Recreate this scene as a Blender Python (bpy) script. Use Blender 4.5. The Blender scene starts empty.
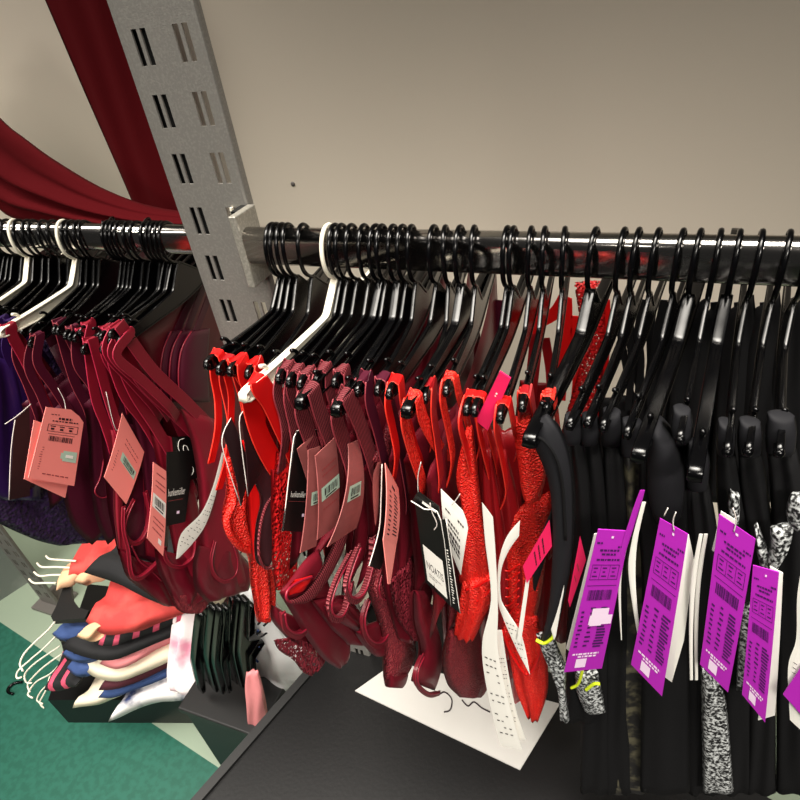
import bpy, math, random
from mathutils import Vector as V, Matrix, Quaternion
random.seed(7)
PI = math.pi
SC = bpy.context.scene
COL = SC.collection

# ------------------------------------------------------------------ camera
FOC = 600.0
EYE = V((0, 0, 1.55))
_L = V((-1595, -197, FOC)).normalized()
_D = V((124, 826, FOC)); _D = (_D - _L * _D.dot(_L)).normalized()
AX = -_L; AZ = -_D; AY = AZ.cross(AX)          # world axes in picture coordinates (x right, y down, z forward)
def ray(px, py):
    v = V((px - 400, py - 400, FOC)).normalized()
    return V((AX.dot(v), AY.dot(v), AZ.dot(v)))
def at(px, py, x=None, y=None, z=None):
    r = ray(px, py)
    if x is not None: t = (x - EYE.x) / r.x
    elif y is not None: t = (y - EYE.y) / r.y
    else: t = (z - EYE.z) / r.z
    return EYE + r * t
def PX(x, pts): return [at(p[0], p[1], x=x) for p in pts]
def PY(y, pts): return [at(p[0], p[1], y=(p[2] if len(p) > 2 else y)) for p in pts]
def PZ(z, pts): return [at(p[0], p[1], z=(p[2] if len(p) > 2 else z)) for p in pts]

cam = bpy.data.cameras.new('camera'); co = bpy.data.objects.new('camera', cam); COL.objects.link(co)
cam.sensor_fit = 'HORIZONTAL'; cam.sensor_width = 36.0; cam.lens = 36.0 * FOC / 800.0
cam.clip_start = 0.01
def pv(a, b, c):                                # picture axis -> world vector
    v = V((a, b, c)); return V((AX.dot(v), AY.dot(v), AZ.dot(v)))
cx, cy, cz = pv(1, 0, 0), pv(0, -1, 0), pv(0, 0, -1)
co.matrix_world = Matrix(((cx.x, cy.x, cz.x, EYE.x), (cx.y, cy.y, cz.y, EYE.y), (cx.z, cy.z, cz.z, EYE.z), (0, 0, 0, 1)))
SC.camera = co

# ------------------------------------------------------------------ materials
def s2l(c):
    return tuple(((x / 255) / 12.92 if x / 255 <= 0.04045 else ((x / 255 + 0.055) / 1.055) ** 2.4) for x in c) + (1,)
def mat(name, rgb, rough=0.6, metal=0.0, spec=0.5, sheen=0.0, noise=None, bump=None, lace=None, stripes=None, coat=0, trans=0):
    m = bpy.data.materials.new(name); m.use_nodes = True
    nt = m.node_tree; b = nt.nodes['Principled BSDF']; N = nt.nodes.new; K = nt.links.new
    col = s2l(rgb)
    b.inputs['Base Color'].default_value = col; b.inputs['Roughness'].default_value = rough
    b.inputs['Metallic'].default_value = metal; b.inputs['Specular IOR Level'].default_value = spec
    if sheen:
        b.inputs['Sheen Weight'].default_value = sheen; b.inputs['Sheen Roughness'].default_value = 0.35
        b.inputs['Sheen Tint'].default_value = tuple(min(1, c * 2 + .05) for c in col[:3]) + (1,)
    if coat: b.inputs['Coat Weight'].default_value = coat
    tc = N('ShaderNodeTexCoord')
    if noise:                                   # (scale, second colour, contrast position)
        n = N('ShaderNodeTexNoise'); n.inputs['Scale'].default_value = noise[0]; n.inputs['Detail'].default_value = 4
        r = N('ShaderNodeValToRGB'); r.color_ramp.elements[0].color = col; r.color_ramp.elements[1].color = s2l(noise[1])
        r.color_ramp.elements[0].position = noise[2] - .08; r.color_ramp.elements[1].position = noise[2] + .08
        K(tc.outputs['Object'], n.inputs['Vector']); K(n.outputs['Fac'], r.inputs['Fac']); K(r.outputs['Color'], b.inputs['Base Color'])
    if stripes:                                 # (scale, second colour, axis)
        w = N('ShaderNodeTexWave'); w.inputs['Scale'].default_value = stripes[0]; w.bands_direction = stripes[2]
        w.inputs['Distortion'].default_value = stripes[3] if len(stripes) > 3 else 1.0
        r = N('ShaderNodeValToRGB'); r.color_ramp.interpolation = 'CONSTANT'
        r.color_ramp.elements[0].color = col; r.color_ramp.elements[1].color = s2l(stripes[1]); r.color_ramp.elements[1].position = .75
        K(tc.outputs['Object'], w.inputs['Vector']); K(w.outputs['Fac'], r.inputs['Fac']); K(r.outputs['Color'], b.inputs['Base Color'])
    if bump:                                    # (kind, scale, strength)
        if bump[0] == 'noise':
            n = N('ShaderNodeTexNoise'); n.inputs['Scale'].default_value = bump[1]; n.inputs['Detail'].default_value = 6; out = n.outputs['Fac']
        elif bump[0] == 'voronoi':
            n = N('ShaderNodeTexVoronoi'); n.inputs['Scale'].default_value = bump[1]; out = n.outputs['Distance']
        else:
            n = N('ShaderNodeTexWave'); n.inputs['Scale'].default_value = bump[1]; n.bands_direction = bump[0]; out = n.outputs['Fac']
        p = N('ShaderNodeBump'); p.inputs['Strength'].default_value = bump[2]; p.inputs['Distance'].default_value = .002
        K(tc.outputs['Object'], n.inputs['Vector']); K(out, p.inputs['Height']); K(p.outputs['Normal'], b.inputs['Normal'])
    if lace:                                    # (scale, opening 0..1): open net with denser motifs
        v = N('ShaderNodeTexVoronoi'); v.feature = 'DISTANCE_TO_EDGE'; v.inputs['Scale'].default_value = lace[0]
        n = N('ShaderNodeTexNoise'); n.inputs['Scale'].default_value = lace[0] * .22; n.inputs['Detail'].default_value = 2
        a = N('ShaderNodeMath'); a.operation = 'MULTIPLY'; K(n.outputs['Fac'], a.inputs[0]); a.inputs[1].default_value = lace[1]
        l = N('ShaderNodeMath'); l.operation = 'LESS_THAN'; K(v.outputs['Distance'], l.inputs[0]); K(a.outputs[0], l.inputs[1])
        K(tc.outputs['Object'], v.inputs['Vector']); K(tc.outputs['Object'], n.inputs['Vector'])
        K(l.outputs[0], b.inputs['Alpha'])
    return m

M = dict(
    wall=mat('wall_paint', (226, 215, 198), .8, bump=('noise', 300, .05)),
    floor_a=mat('green_floor', (26, 88, 72), .5, noise=(60, (34, 98, 82), .5)),
    floor_b=mat('pale_green_floor', (140, 160, 142), .45, noise=(60, (158, 176, 158), .5)),
    steel=mat('grey_powder_coat', (150, 147, 142), .42, .5, noise=(420, (160, 157, 151), .55), bump=('noise', 900, .15)),
    steel2=mat('bracket_coat', (168, 164, 154), .38, .5, noise=(420, (188, 184, 174), .55)),
    chrome=mat('chrome', (214, 210, 206), .15, 1.0, bump=('noise', 25, .02)),
    drape=mat('red_velvet', (84, 2, 10), .9, spec=.15, sheen=.0, bump=('noise', 60, .15)),
    black=mat('black_plastic', (4, 4, 5), .2, spec=.38),
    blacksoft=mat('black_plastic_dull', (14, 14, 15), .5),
    white=mat('white_plastic', (238, 232, 214), .35),
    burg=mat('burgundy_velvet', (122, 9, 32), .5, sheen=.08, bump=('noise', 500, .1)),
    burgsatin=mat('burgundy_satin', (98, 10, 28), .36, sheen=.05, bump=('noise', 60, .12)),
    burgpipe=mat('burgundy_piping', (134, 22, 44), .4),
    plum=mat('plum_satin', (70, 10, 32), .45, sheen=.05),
    rib=mat('ribbed_maroon', (104, 26, 36), .55, bump=('Y', 150, .8), stripes=(150, (144, 58, 66), 'Y', .3)),
    maroon=mat('maroon_satin', (100, 16, 30), .4, sheen=.05, bump=('noise', 70, .12)),
    maroonlace=mat('maroon_lace', (118, 28, 40), .55, noise=(260, (142, 48, 54), .55), bump=('voronoi', 500, .9)),
    marooneyelet=mat('maroon_eyelet_lace', (120, 28, 42), .55, lace=(300, .42), bump=('voronoi', 330, .8)),
    red=mat('red_satin', (206, 14, 14), .4, sheen=.05, bump=('noise', 80, .1)),
    redlace=mat('red_lace', (226, 26, 16), .5, noise=(420, (244, 66, 46), .58), bump=('voronoi', 560, .9)),
    redeyelet=mat('red_eyelet_lace', (196, 20, 22), .5, lace=(260, .40), bump=('voronoi', 300, .8)),
    crimson=mat('crimson_satin', (140, 12, 20), .42, sheen=.2),
    darkbrown=mat('dark_brown_jersey', (52, 22, 28), .6),
    navyblack=mat('black_jersey', (9, 9, 11), .8, spec=.25, bump=('noise', 400, .1)),
    cupblack=mat('black_moulded_cup', (22, 22, 26), .75, spec=.3),
    blackprint=mat('black_white_print', (14, 14, 16), .6, noise=(380, (206, 210, 210), .53)),
    camo=mat('dark_leaf_print', (22, 21, 19), .6, noise=(75, (84, 80, 62), .54)),
    neon=mat('neon_yellow_piping', (206, 226, 40), .5),
    purple=mat('purple_satin', (36, 11, 66), .4, sheen=.25, bump=('noise', 60, .12)),
    purplelace=mat('dark_purple_lace', (34, 14, 50), .55, noise=(150, (54, 28, 76), .55), bump=('voronoi', 200, 1.0)),
    paperpink=mat('pink_card', (246, 140, 132), .55),
    paperpink_shade=mat('pink_card_shaded', (154, 84, 82), .55, noise=(45, (142, 76, 74), .5)),  # pink card again, darkened: the shade is put into its colour
    paperwhite=mat('white_card', (240, 238, 230), .5),
    paperdark=mat('dark_wine_card', (34, 12, 16), .5),
    burgedge=mat('burgundy_lit_edging', (176, 34, 66), .45),  # strap edgings: light caught on the edges is put into a lighter colour
    rededge=mat('red_lit_edging', (240, 60, 44), .45),
    maroonedge=mat('maroon_lit_edging', (142, 50, 60), .5),
    signcard_shade=mat('sign_card', (196, 194, 190), .5),  # white card greyed, its dim light put into the colour
    paperblack=mat('black_card', (10, 10, 10), .4),
    paperpurple=mat('purple_card', (172, 33, 174), .5),
    paperhot=mat('hot_pink_card', (232, 30, 92), .5),
    sticker=mat('pale_green_sticker', (176, 206, 186), .5),
    ink=mat('black_ink', (34, 16, 24), .6),
    inkp=mat('purple_ink', (66, 8, 84), .6),
    inkw=mat('white_ink', (238, 214, 238), .5),
    inkr=mat('rose_ink', (150, 58, 60), .6),
    string=mat('nylon_string', (214, 206, 200), .4),
    coral=mat('coral_jersey', (226, 82, 76), .8, noise=(18, (206, 62, 60), .5), bump=('noise', 60, .3)),
    blackpink=mat('black_pink_stripe_jersey', (22, 22, 25), .8, stripes=(9, (216, 80, 110), 'X'), bump=('noise', 60, .3)),
    darkcloth=mat('black_cotton', (20, 20, 23), .8, bump=('noise', 60, .3)),
    pinkcloth=mat('pink_jersey', (236, 142, 146), .8, bump=('noise', 60, .3)),
    cream=mat('cream_knit', (236, 224, 200), .85, bump=('noise', 90, .3)),
    denim=mat('denim', (52, 76, 128), .8, bump=('noise', 300, .3)),
    whiteprint=mat('white_navy_print', (238, 234, 234), .8, noise=(15, (44, 58, 104), .62), bump=('noise', 60, .3)),
    lilac=mat('white_pink_print', (246, 236, 238), .8, noise=(9, (238, 150, 178), .62), bump=('noise', 60, .3)),
    whitecloth=mat('white_cotton', (226, 226, 226), .8, bump=('noise', 40, .4)),
    peach=mat('peach_cotton', (236, 190, 150), .8, bump=('noise', 60, .3)),
    maroonplain=mat('wine_cotton', (74, 20, 36), .8, bump=('noise', 60, .3)),
    deck=mat('black_base_deck', (8, 8, 9), .4, spec=.3, bump=('noise', 200, .08)),
    stone=mat('grey_base_panel', (150, 154, 150), .5, noise=(6, (122, 128, 124), .5)),
    greyfar=mat('dark_grey_post', (118, 114, 110), .5, .3),
)

# ------------------------------------------------------------------ mesh helpers
def children_name(o): return o
def link(name, me, m, parent=None, smooth=True, label=None):
    o = bpy.data.objects.new(name, me); COL.objects.link(o)
    if m is not None and not me.materials: me.materials.append(m)
    if smooth:
        for p in me.polygons: p.use_smooth = True
    if parent is not None: o.parent = parent
    if label: o['label'] = label
    return o
def mesh(name, vs, fs, m, parent=None, smooth=True, label=None):
    off = parent_loc(parent)
    me = bpy.data.meshes.new(name); me.from_pydata([tuple(V(v) - off) for v in vs], [], fs); me.update()
    return link(name, me, m, parent, smooth, label)
def parent_loc(p):
    o = V((0, 0, 0))
    while p is not None:
        o = o + p.location; p = p.parent
    return o
def thing(name, label, cat, loc=(0, 0, 0), group=None):
    o = bpy.data.objects.new(name, None); COL.objects.link(o); o.location = loc
    o.empty_display_size = .02
    return tag(o, label, cat, group)
def tag(o, label, cat, group=None, kind=None):
    if label: o['label'] = label
    if cat: o['category'] = cat
    if group: o['group'] = group
    if kind: o['kind'] = kind
    return o
def struct(o): o['kind'] = 'structure'; return o

def smoothpath(pts, n=6, closed=False):
    pts = [V(p) for p in pts]
    if len(pts) < 3 and not closed:
        return [pts[0].lerp(pts[-1], i / n) for i in range(n + 1)]
    out = []; N = len(pts)
    for i in range(N if closed else N - 1):
        if closed: a, b, c, d = pts[i - 1], pts[i], pts[(i + 1) % N], pts[(i + 2) % N]
        else: a, b, c, d = pts[max(i - 1, 0)], pts[i], pts[i + 1], pts[min(i + 2, N - 1)]
        for k in range(n):
            t = k / n
            out.append(.5 * ((2 * b) + (c - a) * t + (2 * a - 5 * b + 4 * c - d) * t * t + (3 * b - 3 * c + d - a) * t ** 3))
    if not closed: out.append(pts[-1])
    return out
def resample(pts, m):
    d = [0]
    for a, b in zip(pts, pts[1:]): d.append(d[-1] + (b - a).length)
    out = []; j = 0
    for i in range(m):
        s = d[-1] * i / (m - 1)
        while j < len(d) - 2 and d[j + 1] < s: j += 1
        t = (s - d[j]) / max(d[j + 1] - d[j], 1e-9)
        out.append(pts[j].lerp(pts[j + 1], max(0, min(1, t))))
    return out
def tube_geo(path, r, k=8, closed=False, sq=None):
    """sweep a round (or flattened: sq=(ref axis, ratio)) section along path"""
    vs, fs = [], []; n = len(path); up = None
    for i, p in enumerate(path):
        if closed: t = path[(i + 1) % n] - path[i - 1]
        else: t = path[min(i + 1, n - 1)] - path[max(i - 1, 0)]
        t.normalize()
        if sq: a = V(sq[0]); a = (a - t * a.dot(t)).normalized()
        else:
            if up is None: up = V((0, 0, 1)) if abs(t.z) < .8 else V((0, 1, 0))
            a = (up - t * up.dot(t)).normalized(); up = a
        b = t.cross(a)
        rr = r[i] if isinstance(r, (list, tuple)) else r
        ra = rr * (sq[1] if sq else 1)
        for j in range(k):
            an = 2 * PI * j / k; vs.append(p + a * (math.cos(an) * ra) + b * (math.sin(an) * rr))
    for i in range(n if closed else n - 1):
        for j in range(k):
            a0, a1 = i * k + j, i * k + (j + 1) % k; b0, b1 = ((i + 1) % n) * k + j, ((i + 1) % n) * k + (j + 1) % k
            fs.append((a0, a1, b1, b0))
    if not closed:
        fs.append(tuple(range(k - 1, -1, -1))); fs.append(tuple((n - 1) * k + j for j in range(k)))
    return vs, fs
def tube(name, path, r, m, parent=None, n=6, k=8, closed=False, sq=None, label=None):
    vs, fs = tube_geo(smoothpath(path, n, closed), r, k, closed, sq)
    return mesh(name, vs, fs, m, parent, True, label)
def box_geo(a, b):
    x0, y0, z0 = a; x1, y1, z1 = b
    vs = [(x0, y0, z0), (x1, y0, z0), (x1, y1, z0), (x0, y1, z0), (x0, y0, z1), (x1, y0, z1), (x1, y1, z1), (x0, y1, z1)]
    return vs, [(0, 3, 2, 1), (4, 5, 6, 7), (0, 1, 5, 4), (1, 2, 6, 5), (2, 3, 7, 6), (3, 0, 4, 7)]
def merge(parts):
    vs, fs = [], []
    for v, f in parts:
        o = len(vs); vs += [V(x) for x in v]; fs += [tuple(i + o for i in q) for q in f]
    return vs, fs
def box(name, a, b, m, parent=None, bevel=0, label=None):
    vs, fs = box_geo(a, b); o = mesh(name, vs, fs, m, parent, False, label)
    if bevel:
        bv = o.modifiers.new('bevel', 'BEVEL'); bv.width = bevel; bv.segments = 3
    return o

def ribbon(name, path, w, m, parent=None, plane='X', th=.0012, n=7, wdir=None, label=None):
    """a flat band whose faces look along `plane`; w in metres (or a list along the path)"""
    c = smoothpath(path, n); N = len(c); nx = {'X': V((1, 0, 0)), 'Y': V((0, -1, 0)), 'Z': V((0, 0, 1))}[plane] if isinstance(plane, str) else V(plane)
    vs, fs = [], []; last = None
    for i, p in enumerate(c):
        t = (c[min(i + 1, N - 1)] - c[max(i - 1, 0)]).normalized()
        if wdir is not None: s = V(wdir); s = (s - t * s.dot(t)).normalized()
        else:
            s = nx.cross(t)
            if s.length < .2 and last is not None: s = last
            else: s.normalize()
            if last is not None and s.dot(last) < 0: s = -s
        last = s
        nn = t.cross(s)
        ww = w if not isinstance(w, (list, tuple)) else w[0] + (w[1] - w[0]) * i / (N - 1)
        for a, b in ((-1, -1), (1, -1), (1, 1), (-1, 1)): vs.append(p + s * (a * ww / 2) + nn * (b * th / 2))
    for i in range(N - 1):
        for j in range(4):
            k = (j + 1) % 4; fs.append((i * 4 + j, i * 4 + k, i * 4 + 4 + k, i * 4 + 4 + j))
    fs.append((3, 2, 1, 0)); e = (N - 1) * 4; fs.append((e, e + 1, e + 2, e + 3))
    return mesh(name, vs, fs, m, parent, False, label)

def panel(name, L, R, m, parent=None, D=(1, 0, 0), th=.006, folds=0, amp=.0, rows=22, cols=12, scallop=0, seed=0, lean=0.0, label=None):
    """a soft closed pad of cloth between two border lines, swelling along D, with fold relief"""
    rs = random.Random(seed * 31 + int(L[0].x * 1e5) % 997)
    L = resample(smoothpath(L, 5), rows); R = resample(smoothpath(R, 5), rows); D = V(D)
    ph = rs.random() * 6; ph2 = rs.random() * 6
    F, B = [], []
    for i in range(rows):
        v = i / (rows - 1); l, r = L[i], R[i]
        if scallop: r = r + (r - l).normalized() * scallop * abs(math.sin(v * PI * 9))
        for j in range(cols):
            u = j / (cols - 1); p = l.lerp(r, u)
            e = (max(0, 4 * u * (1 - u))) ** .45 * (.35 + .65 * (max(0, 4 * v * (1 - v))) ** .3)
            f = amp * math.sin(folds * 2 * PI * (u + lean * v) + ph + .9 * math.sin(4 * v + ph2)) * min(1, 5 * u, 5 * (1 - u))
            f += amp * .35 * math.sin(folds * 9 * u + 11 * v + ph2)
            F.append(p + D * (th / 2 * e + f)); B.append(p + D * (-th / 2 * e + f))
    n = rows * cols; vs = F + B; fs = []
    for i in range(rows - 1):
        for j in range(cols - 1):
            a = i * cols + j; q = (a, a + 1, a + cols + 1, a + cols)
            fs.append(q); fs.append(tuple(x + n for x in reversed(q)))
    ring = [j for j in range(cols)] + [i * cols + cols - 1 for i in range(1, rows)] + [(rows - 1) * cols + j for j in range(cols - 2, -1, -1)] + [i * cols for i in range(rows - 2, 0, -1)]
    for a, b in zip(ring, ring[1:] + ring[:1]): fs.append((b, a, a + n, b + n))
    return mesh(name, vs, fs, m, parent, True, label)

# ------------------------------------------------------------------ room
WALLY = .92
struct(box('wall_back', (-4.5, WALLY, 0), (2.5, WALLY + .1, 3.0), M['wall']))
fl = struct(mesh('floor', [(-4.5, -3, 0), (2.5, -3, 0), (2.5, WALLY, 0), (-4.5, WALLY, 0)], [(0, 1, 2, 3)], None, smooth=False))
fa, fb = at(0, 622, z=0), at(45, 652, z=0)
fm = M['floor_a']; nt = fm.node_tree; N = nt.nodes.new; K = nt.links.new       # two floor colours meeting along a straight joint
tc = N('ShaderNodeTexCoord'); sp = N('ShaderNodeSeparateXYZ'); K(tc.outputs['Object'], sp.inputs[0])
mx = N('ShaderNodeMath'); mx.operation = 'MULTIPLY_ADD'; K(sp.outputs['X'], mx.inputs[0])
mx.inputs[1].default_value = -(fb.y - fa.y) / (fb.x - fa.x); mx.inputs[2].default_value = -(fa.y - fa.x * (fb.y - fa.y) / (fb.x - fa.x))
ad = N('ShaderNodeMath'); ad.operation = 'ADD'; K(mx.outputs[0], ad.inputs[0]); K(sp.outputs['Y'], ad.inputs[1])
gt = N('ShaderNodeMath'); gt.operation = 'GREATER_THAN'; K(ad.outputs[0], gt.inputs[0]); gt.inputs[1].default_value = 0
mr = N('ShaderNodeMix'); mr.data_type = 'RGBA'; K(gt.outputs[0], mr.inputs[0])
bs = nt.nodes['Principled BSDF']; src = bs.inputs['Base Color'].links[0].from_socket; K(src, mr.inputs[6])
lt_ = N('ShaderNodeMath'); lt_.operation = 'LESS_THAN'; K(sp.outputs['Y'], lt_.inputs[0]); lt_.inputs[1].default_value = .10  # unseen front floor made pale, added to reflect in the empty hangers
mxx = N('ShaderNodeMath'); mxx.operation = 'MAXIMUM'; K(gt.outputs[0], mxx.inputs[0]); K(lt_.outputs[0], mxx.inputs[1]); K(mxx.outputs[0], mr.inputs[0])
mr.inputs[7].default_value = s2l((150, 166, 146)); K(mr.outputs[2], bs.inputs['Base Color'])
fl.data.materials.append(fm)

# ------------------------------------------------------------------ upright, rails
YF = .470                                       # front face of the slotted upright
xl = at(186, 220, y=YF).x; xr = at(244, 200, y=YF).x
UD = .032
def slotted_upright(name, label, xl, xr, yf, z0, z1, zs, pitch, m, both=True):
    t = thing(name, label, 'upright post', ((xl + xr) / 2, yf + UD / 2, z0))
    w = xr - xl; sw = .0058; sh = .0275
    cols = [xl + .0085, xl + .0180]
    if both: cols += [xr - .0180 - sw, xr - .0085 - sw]
    xs = [xl] + sorted(sum([[c, c + sw] for c in cols], [])) + [xr]
    k0 = math.floor((z0 - zs) / pitch) + 1; k1 = math.floor((z1 - zs) / pitch)
    edges = [z0]
    for k in range(k0, k1): edges += [zs + k * pitch, zs + k * pitch + sh]
    edges.append(z1)
    vs, fs, idx = [], [], {}
    T = .0018
    def vid(x, z, d):
        key = (x, z, d)
        if key not in idx: idx[key] = len(vs); vs.append((x, yf + (T if d else 0), z))
        return idx[key]
    hole = lambda i, j: (i % 2 == 1) and (j % 2 == 1) and 0 < i < len(xs) - 2
    for j in range(len(edges) - 1):
        for i in range(len(xs) - 1):
            a, b, c, d = xs[i], xs[i + 1], edges[j], edges[j + 1]
            if hole(i, j):
                for (p, q, r, s) in ((a, c, b, c), (b, c, b, d), (b, d, a, d), (a, d, a, c)):
                    fs.append((vid(p, q, 0), vid(p, q, 1), vid(r, s, 1), vid(r, s, 0)))
            else:
                fs.append((vid(a, c, 0), vid(b, c, 0), vid(b, d, 0), vid(a, d, 0)))
                fs.append((vid(a, d, 1), vid(b, d, 1), vid(b, c, 1), vid(a, c, 1)))
    mesh('slotted_face', vs, fs, m, t, False)
    # side flanges running back to the open rear: a broad chamfer on the left, a short return on the right
    for prof in ([(xl, yf), (xl - .0072, yf + .0016), (xl - .0082, yf + .004), (xl - .0082, yf + UD), (xl - .0064, yf + UD), (xl - .0064, yf + .005), (xl, yf + T)],
                 [(xr, yf), (xr + .0022, yf + .001), (xr + .003, yf + .003), (xr + .003, yf + .009), (xr + .0012, yf + .009), (xr + .0012, yf + .003), (xr, yf + T)]):
        vv = [(a, b, z0) for a, b in prof] + [(a, b, z1) for a, b in prof]; n = len(prof)
        ff = [(i, (i + 1) % n, n + (i + 1) % n, n + i) for i in range(n)]
        mesh('side_flange', vv, ff, m, t, False)
    box('slot_shade', (xl - .0050, yf + .0065, z0 + .02), (xl + .0275, yf + .012, z1), M['blacksoft'], t)  # black sheet standing in for the shade inside the left slots
    box('foot', (xl - .02, yf - .03, z0), (xr + .02, yf + UD + .03, z0 + .012), m, t)
    return t
zslot = at(190, 184, y=YF).z
slotted_upright('slotted_upright', 'tall grey powder-coated steel upright with paired slots between the two rails', xl, xr, YF, 0, 2.3, zslot, .05, M['steel'])
# rail bracket: thin plate standing forward from the right slots
zb0, zb1 = at(255, 288, y=.436).z, at(238, 217, y=.436).z
xb = at(244, 250, y=.436).x
br = thing('rail_bracket', 'grey steel end bracket hooked into the upright holding the right-hand rail', 'bracket', (xb, YF, zb0))
pl = box('plate', (xb - .0075, .436, zb0), (xb + .0005, YF - .0005, zb1), M['steel2'], br, .0012)
box('shadow_strip', (xb - .0155, .452, zb0 - .002), (xb - .0076, YF - .0004, zb1 - .001), M['blacksoft'], br)  # the bracket's shadow on the upright, put in as a black strip
for xs_ in (xr - .0158, xr - .0064):
    hk = box('hook_tongue', (xs_ - .0012, YF - .003, zb1 - .014), (xs_ + .0012, YF + .012, zb1 - .003), M['white'], br)
RY, RZ, RH, RT = .447, 1.3555, .0175, .0100
def rail(name, label, x0, x1, y, z, rh, rt):
    t = thing(name, label, 'clothes rail', (x0, y, z))
    prof = []
    for cxs, czs, a0 in ((1, 1, 0), (-1, 1, 90), (-1, -1, 180), (1, -1, 270)):
        for k in range(6):
            a = math.radians(a0 + k * 18); r = rt - .0002
            prof.append((y + cxs * (rt - r) + r * math.cos(a), z + czs * (rh - r) + r * math.sin(a)))
    n = len(prof); vs = [(x0, a, b) for a, b in prof] + [(x1, a, b) for a, b in prof]
    fs = [(i, n + i, n + (i + 1) % n, (i + 1) % n) for i in range(n)] + [tuple(range(n)), tuple(range(2 * n - 1, n - 1, -1))]
    mesh('rail_tube', vs, fs, M['chrome'], t, True)
    return t
rail('clothes_rail', 'polished chrome flat oval rail running right from the upright', xb + .0005, .62, RY, RZ, RH, RT)
LY, LZ, LH = .525, 1.3265, .0165
rail('clothes_rail', 'polished chrome rail running left from behind the upright', -1.35, xl - .0055, LY, LZ, LH, .0095)

ws_ = at(293, 184, y=WALLY); wv, wf = tube_geo([ws_ + V((0, .004, 0)), ws_ - V((0, .0012, 0)), ws_ - V((0, .0020, 0))], [.0042, .0040, .0020], 10)
tag(mesh('wall_screw', wv, wf, M['greyfar'], None), 'small dark screw in the bare wall right of the upright', 'screw')
# ------------------------------------------------------------------ red velvet drapes behind the rails
d1 = thing('drape', 'dark red velvet drape hanging straight down the wall behind the upright', 'drape', at(150, 150, y=.86))
panel('hanging_panel', PY(.86, [(14, -70), (60, 34), (88, 100), (112, 156), (136, 212), (160, 270), (186, 330)]), PY(.86, [(128, -70), (160, 34), (178, 100), (194, 160), (207, 215), (226, 290), (240, 340)]), M['drape'], d1, (0, -1, 0), .014, 3, .003, 30, 26, seed=3)
d2 = thing('drape', 'dark red velvet swag sweeping down from upper left to the upright', 'drape', at(60, 180, y=.74))
panel('swag', PY(.74, [(-120, -10), (-50, 62), (0, 118), (24, 138), (52, 160), (92, 186), (132, 203), (165, 211), (215, 216)]),
      PY(.74, [(-150, 130), (-60, 185), (-4, 205), (14, 218), (50, 224), (92, 228), (132, 230), (165, 232), (215, 236)]), M['drape'], d2, (0, -1, 0), .05, 3.3, .009, 40, 34, seed=5, lean=.25)

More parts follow.
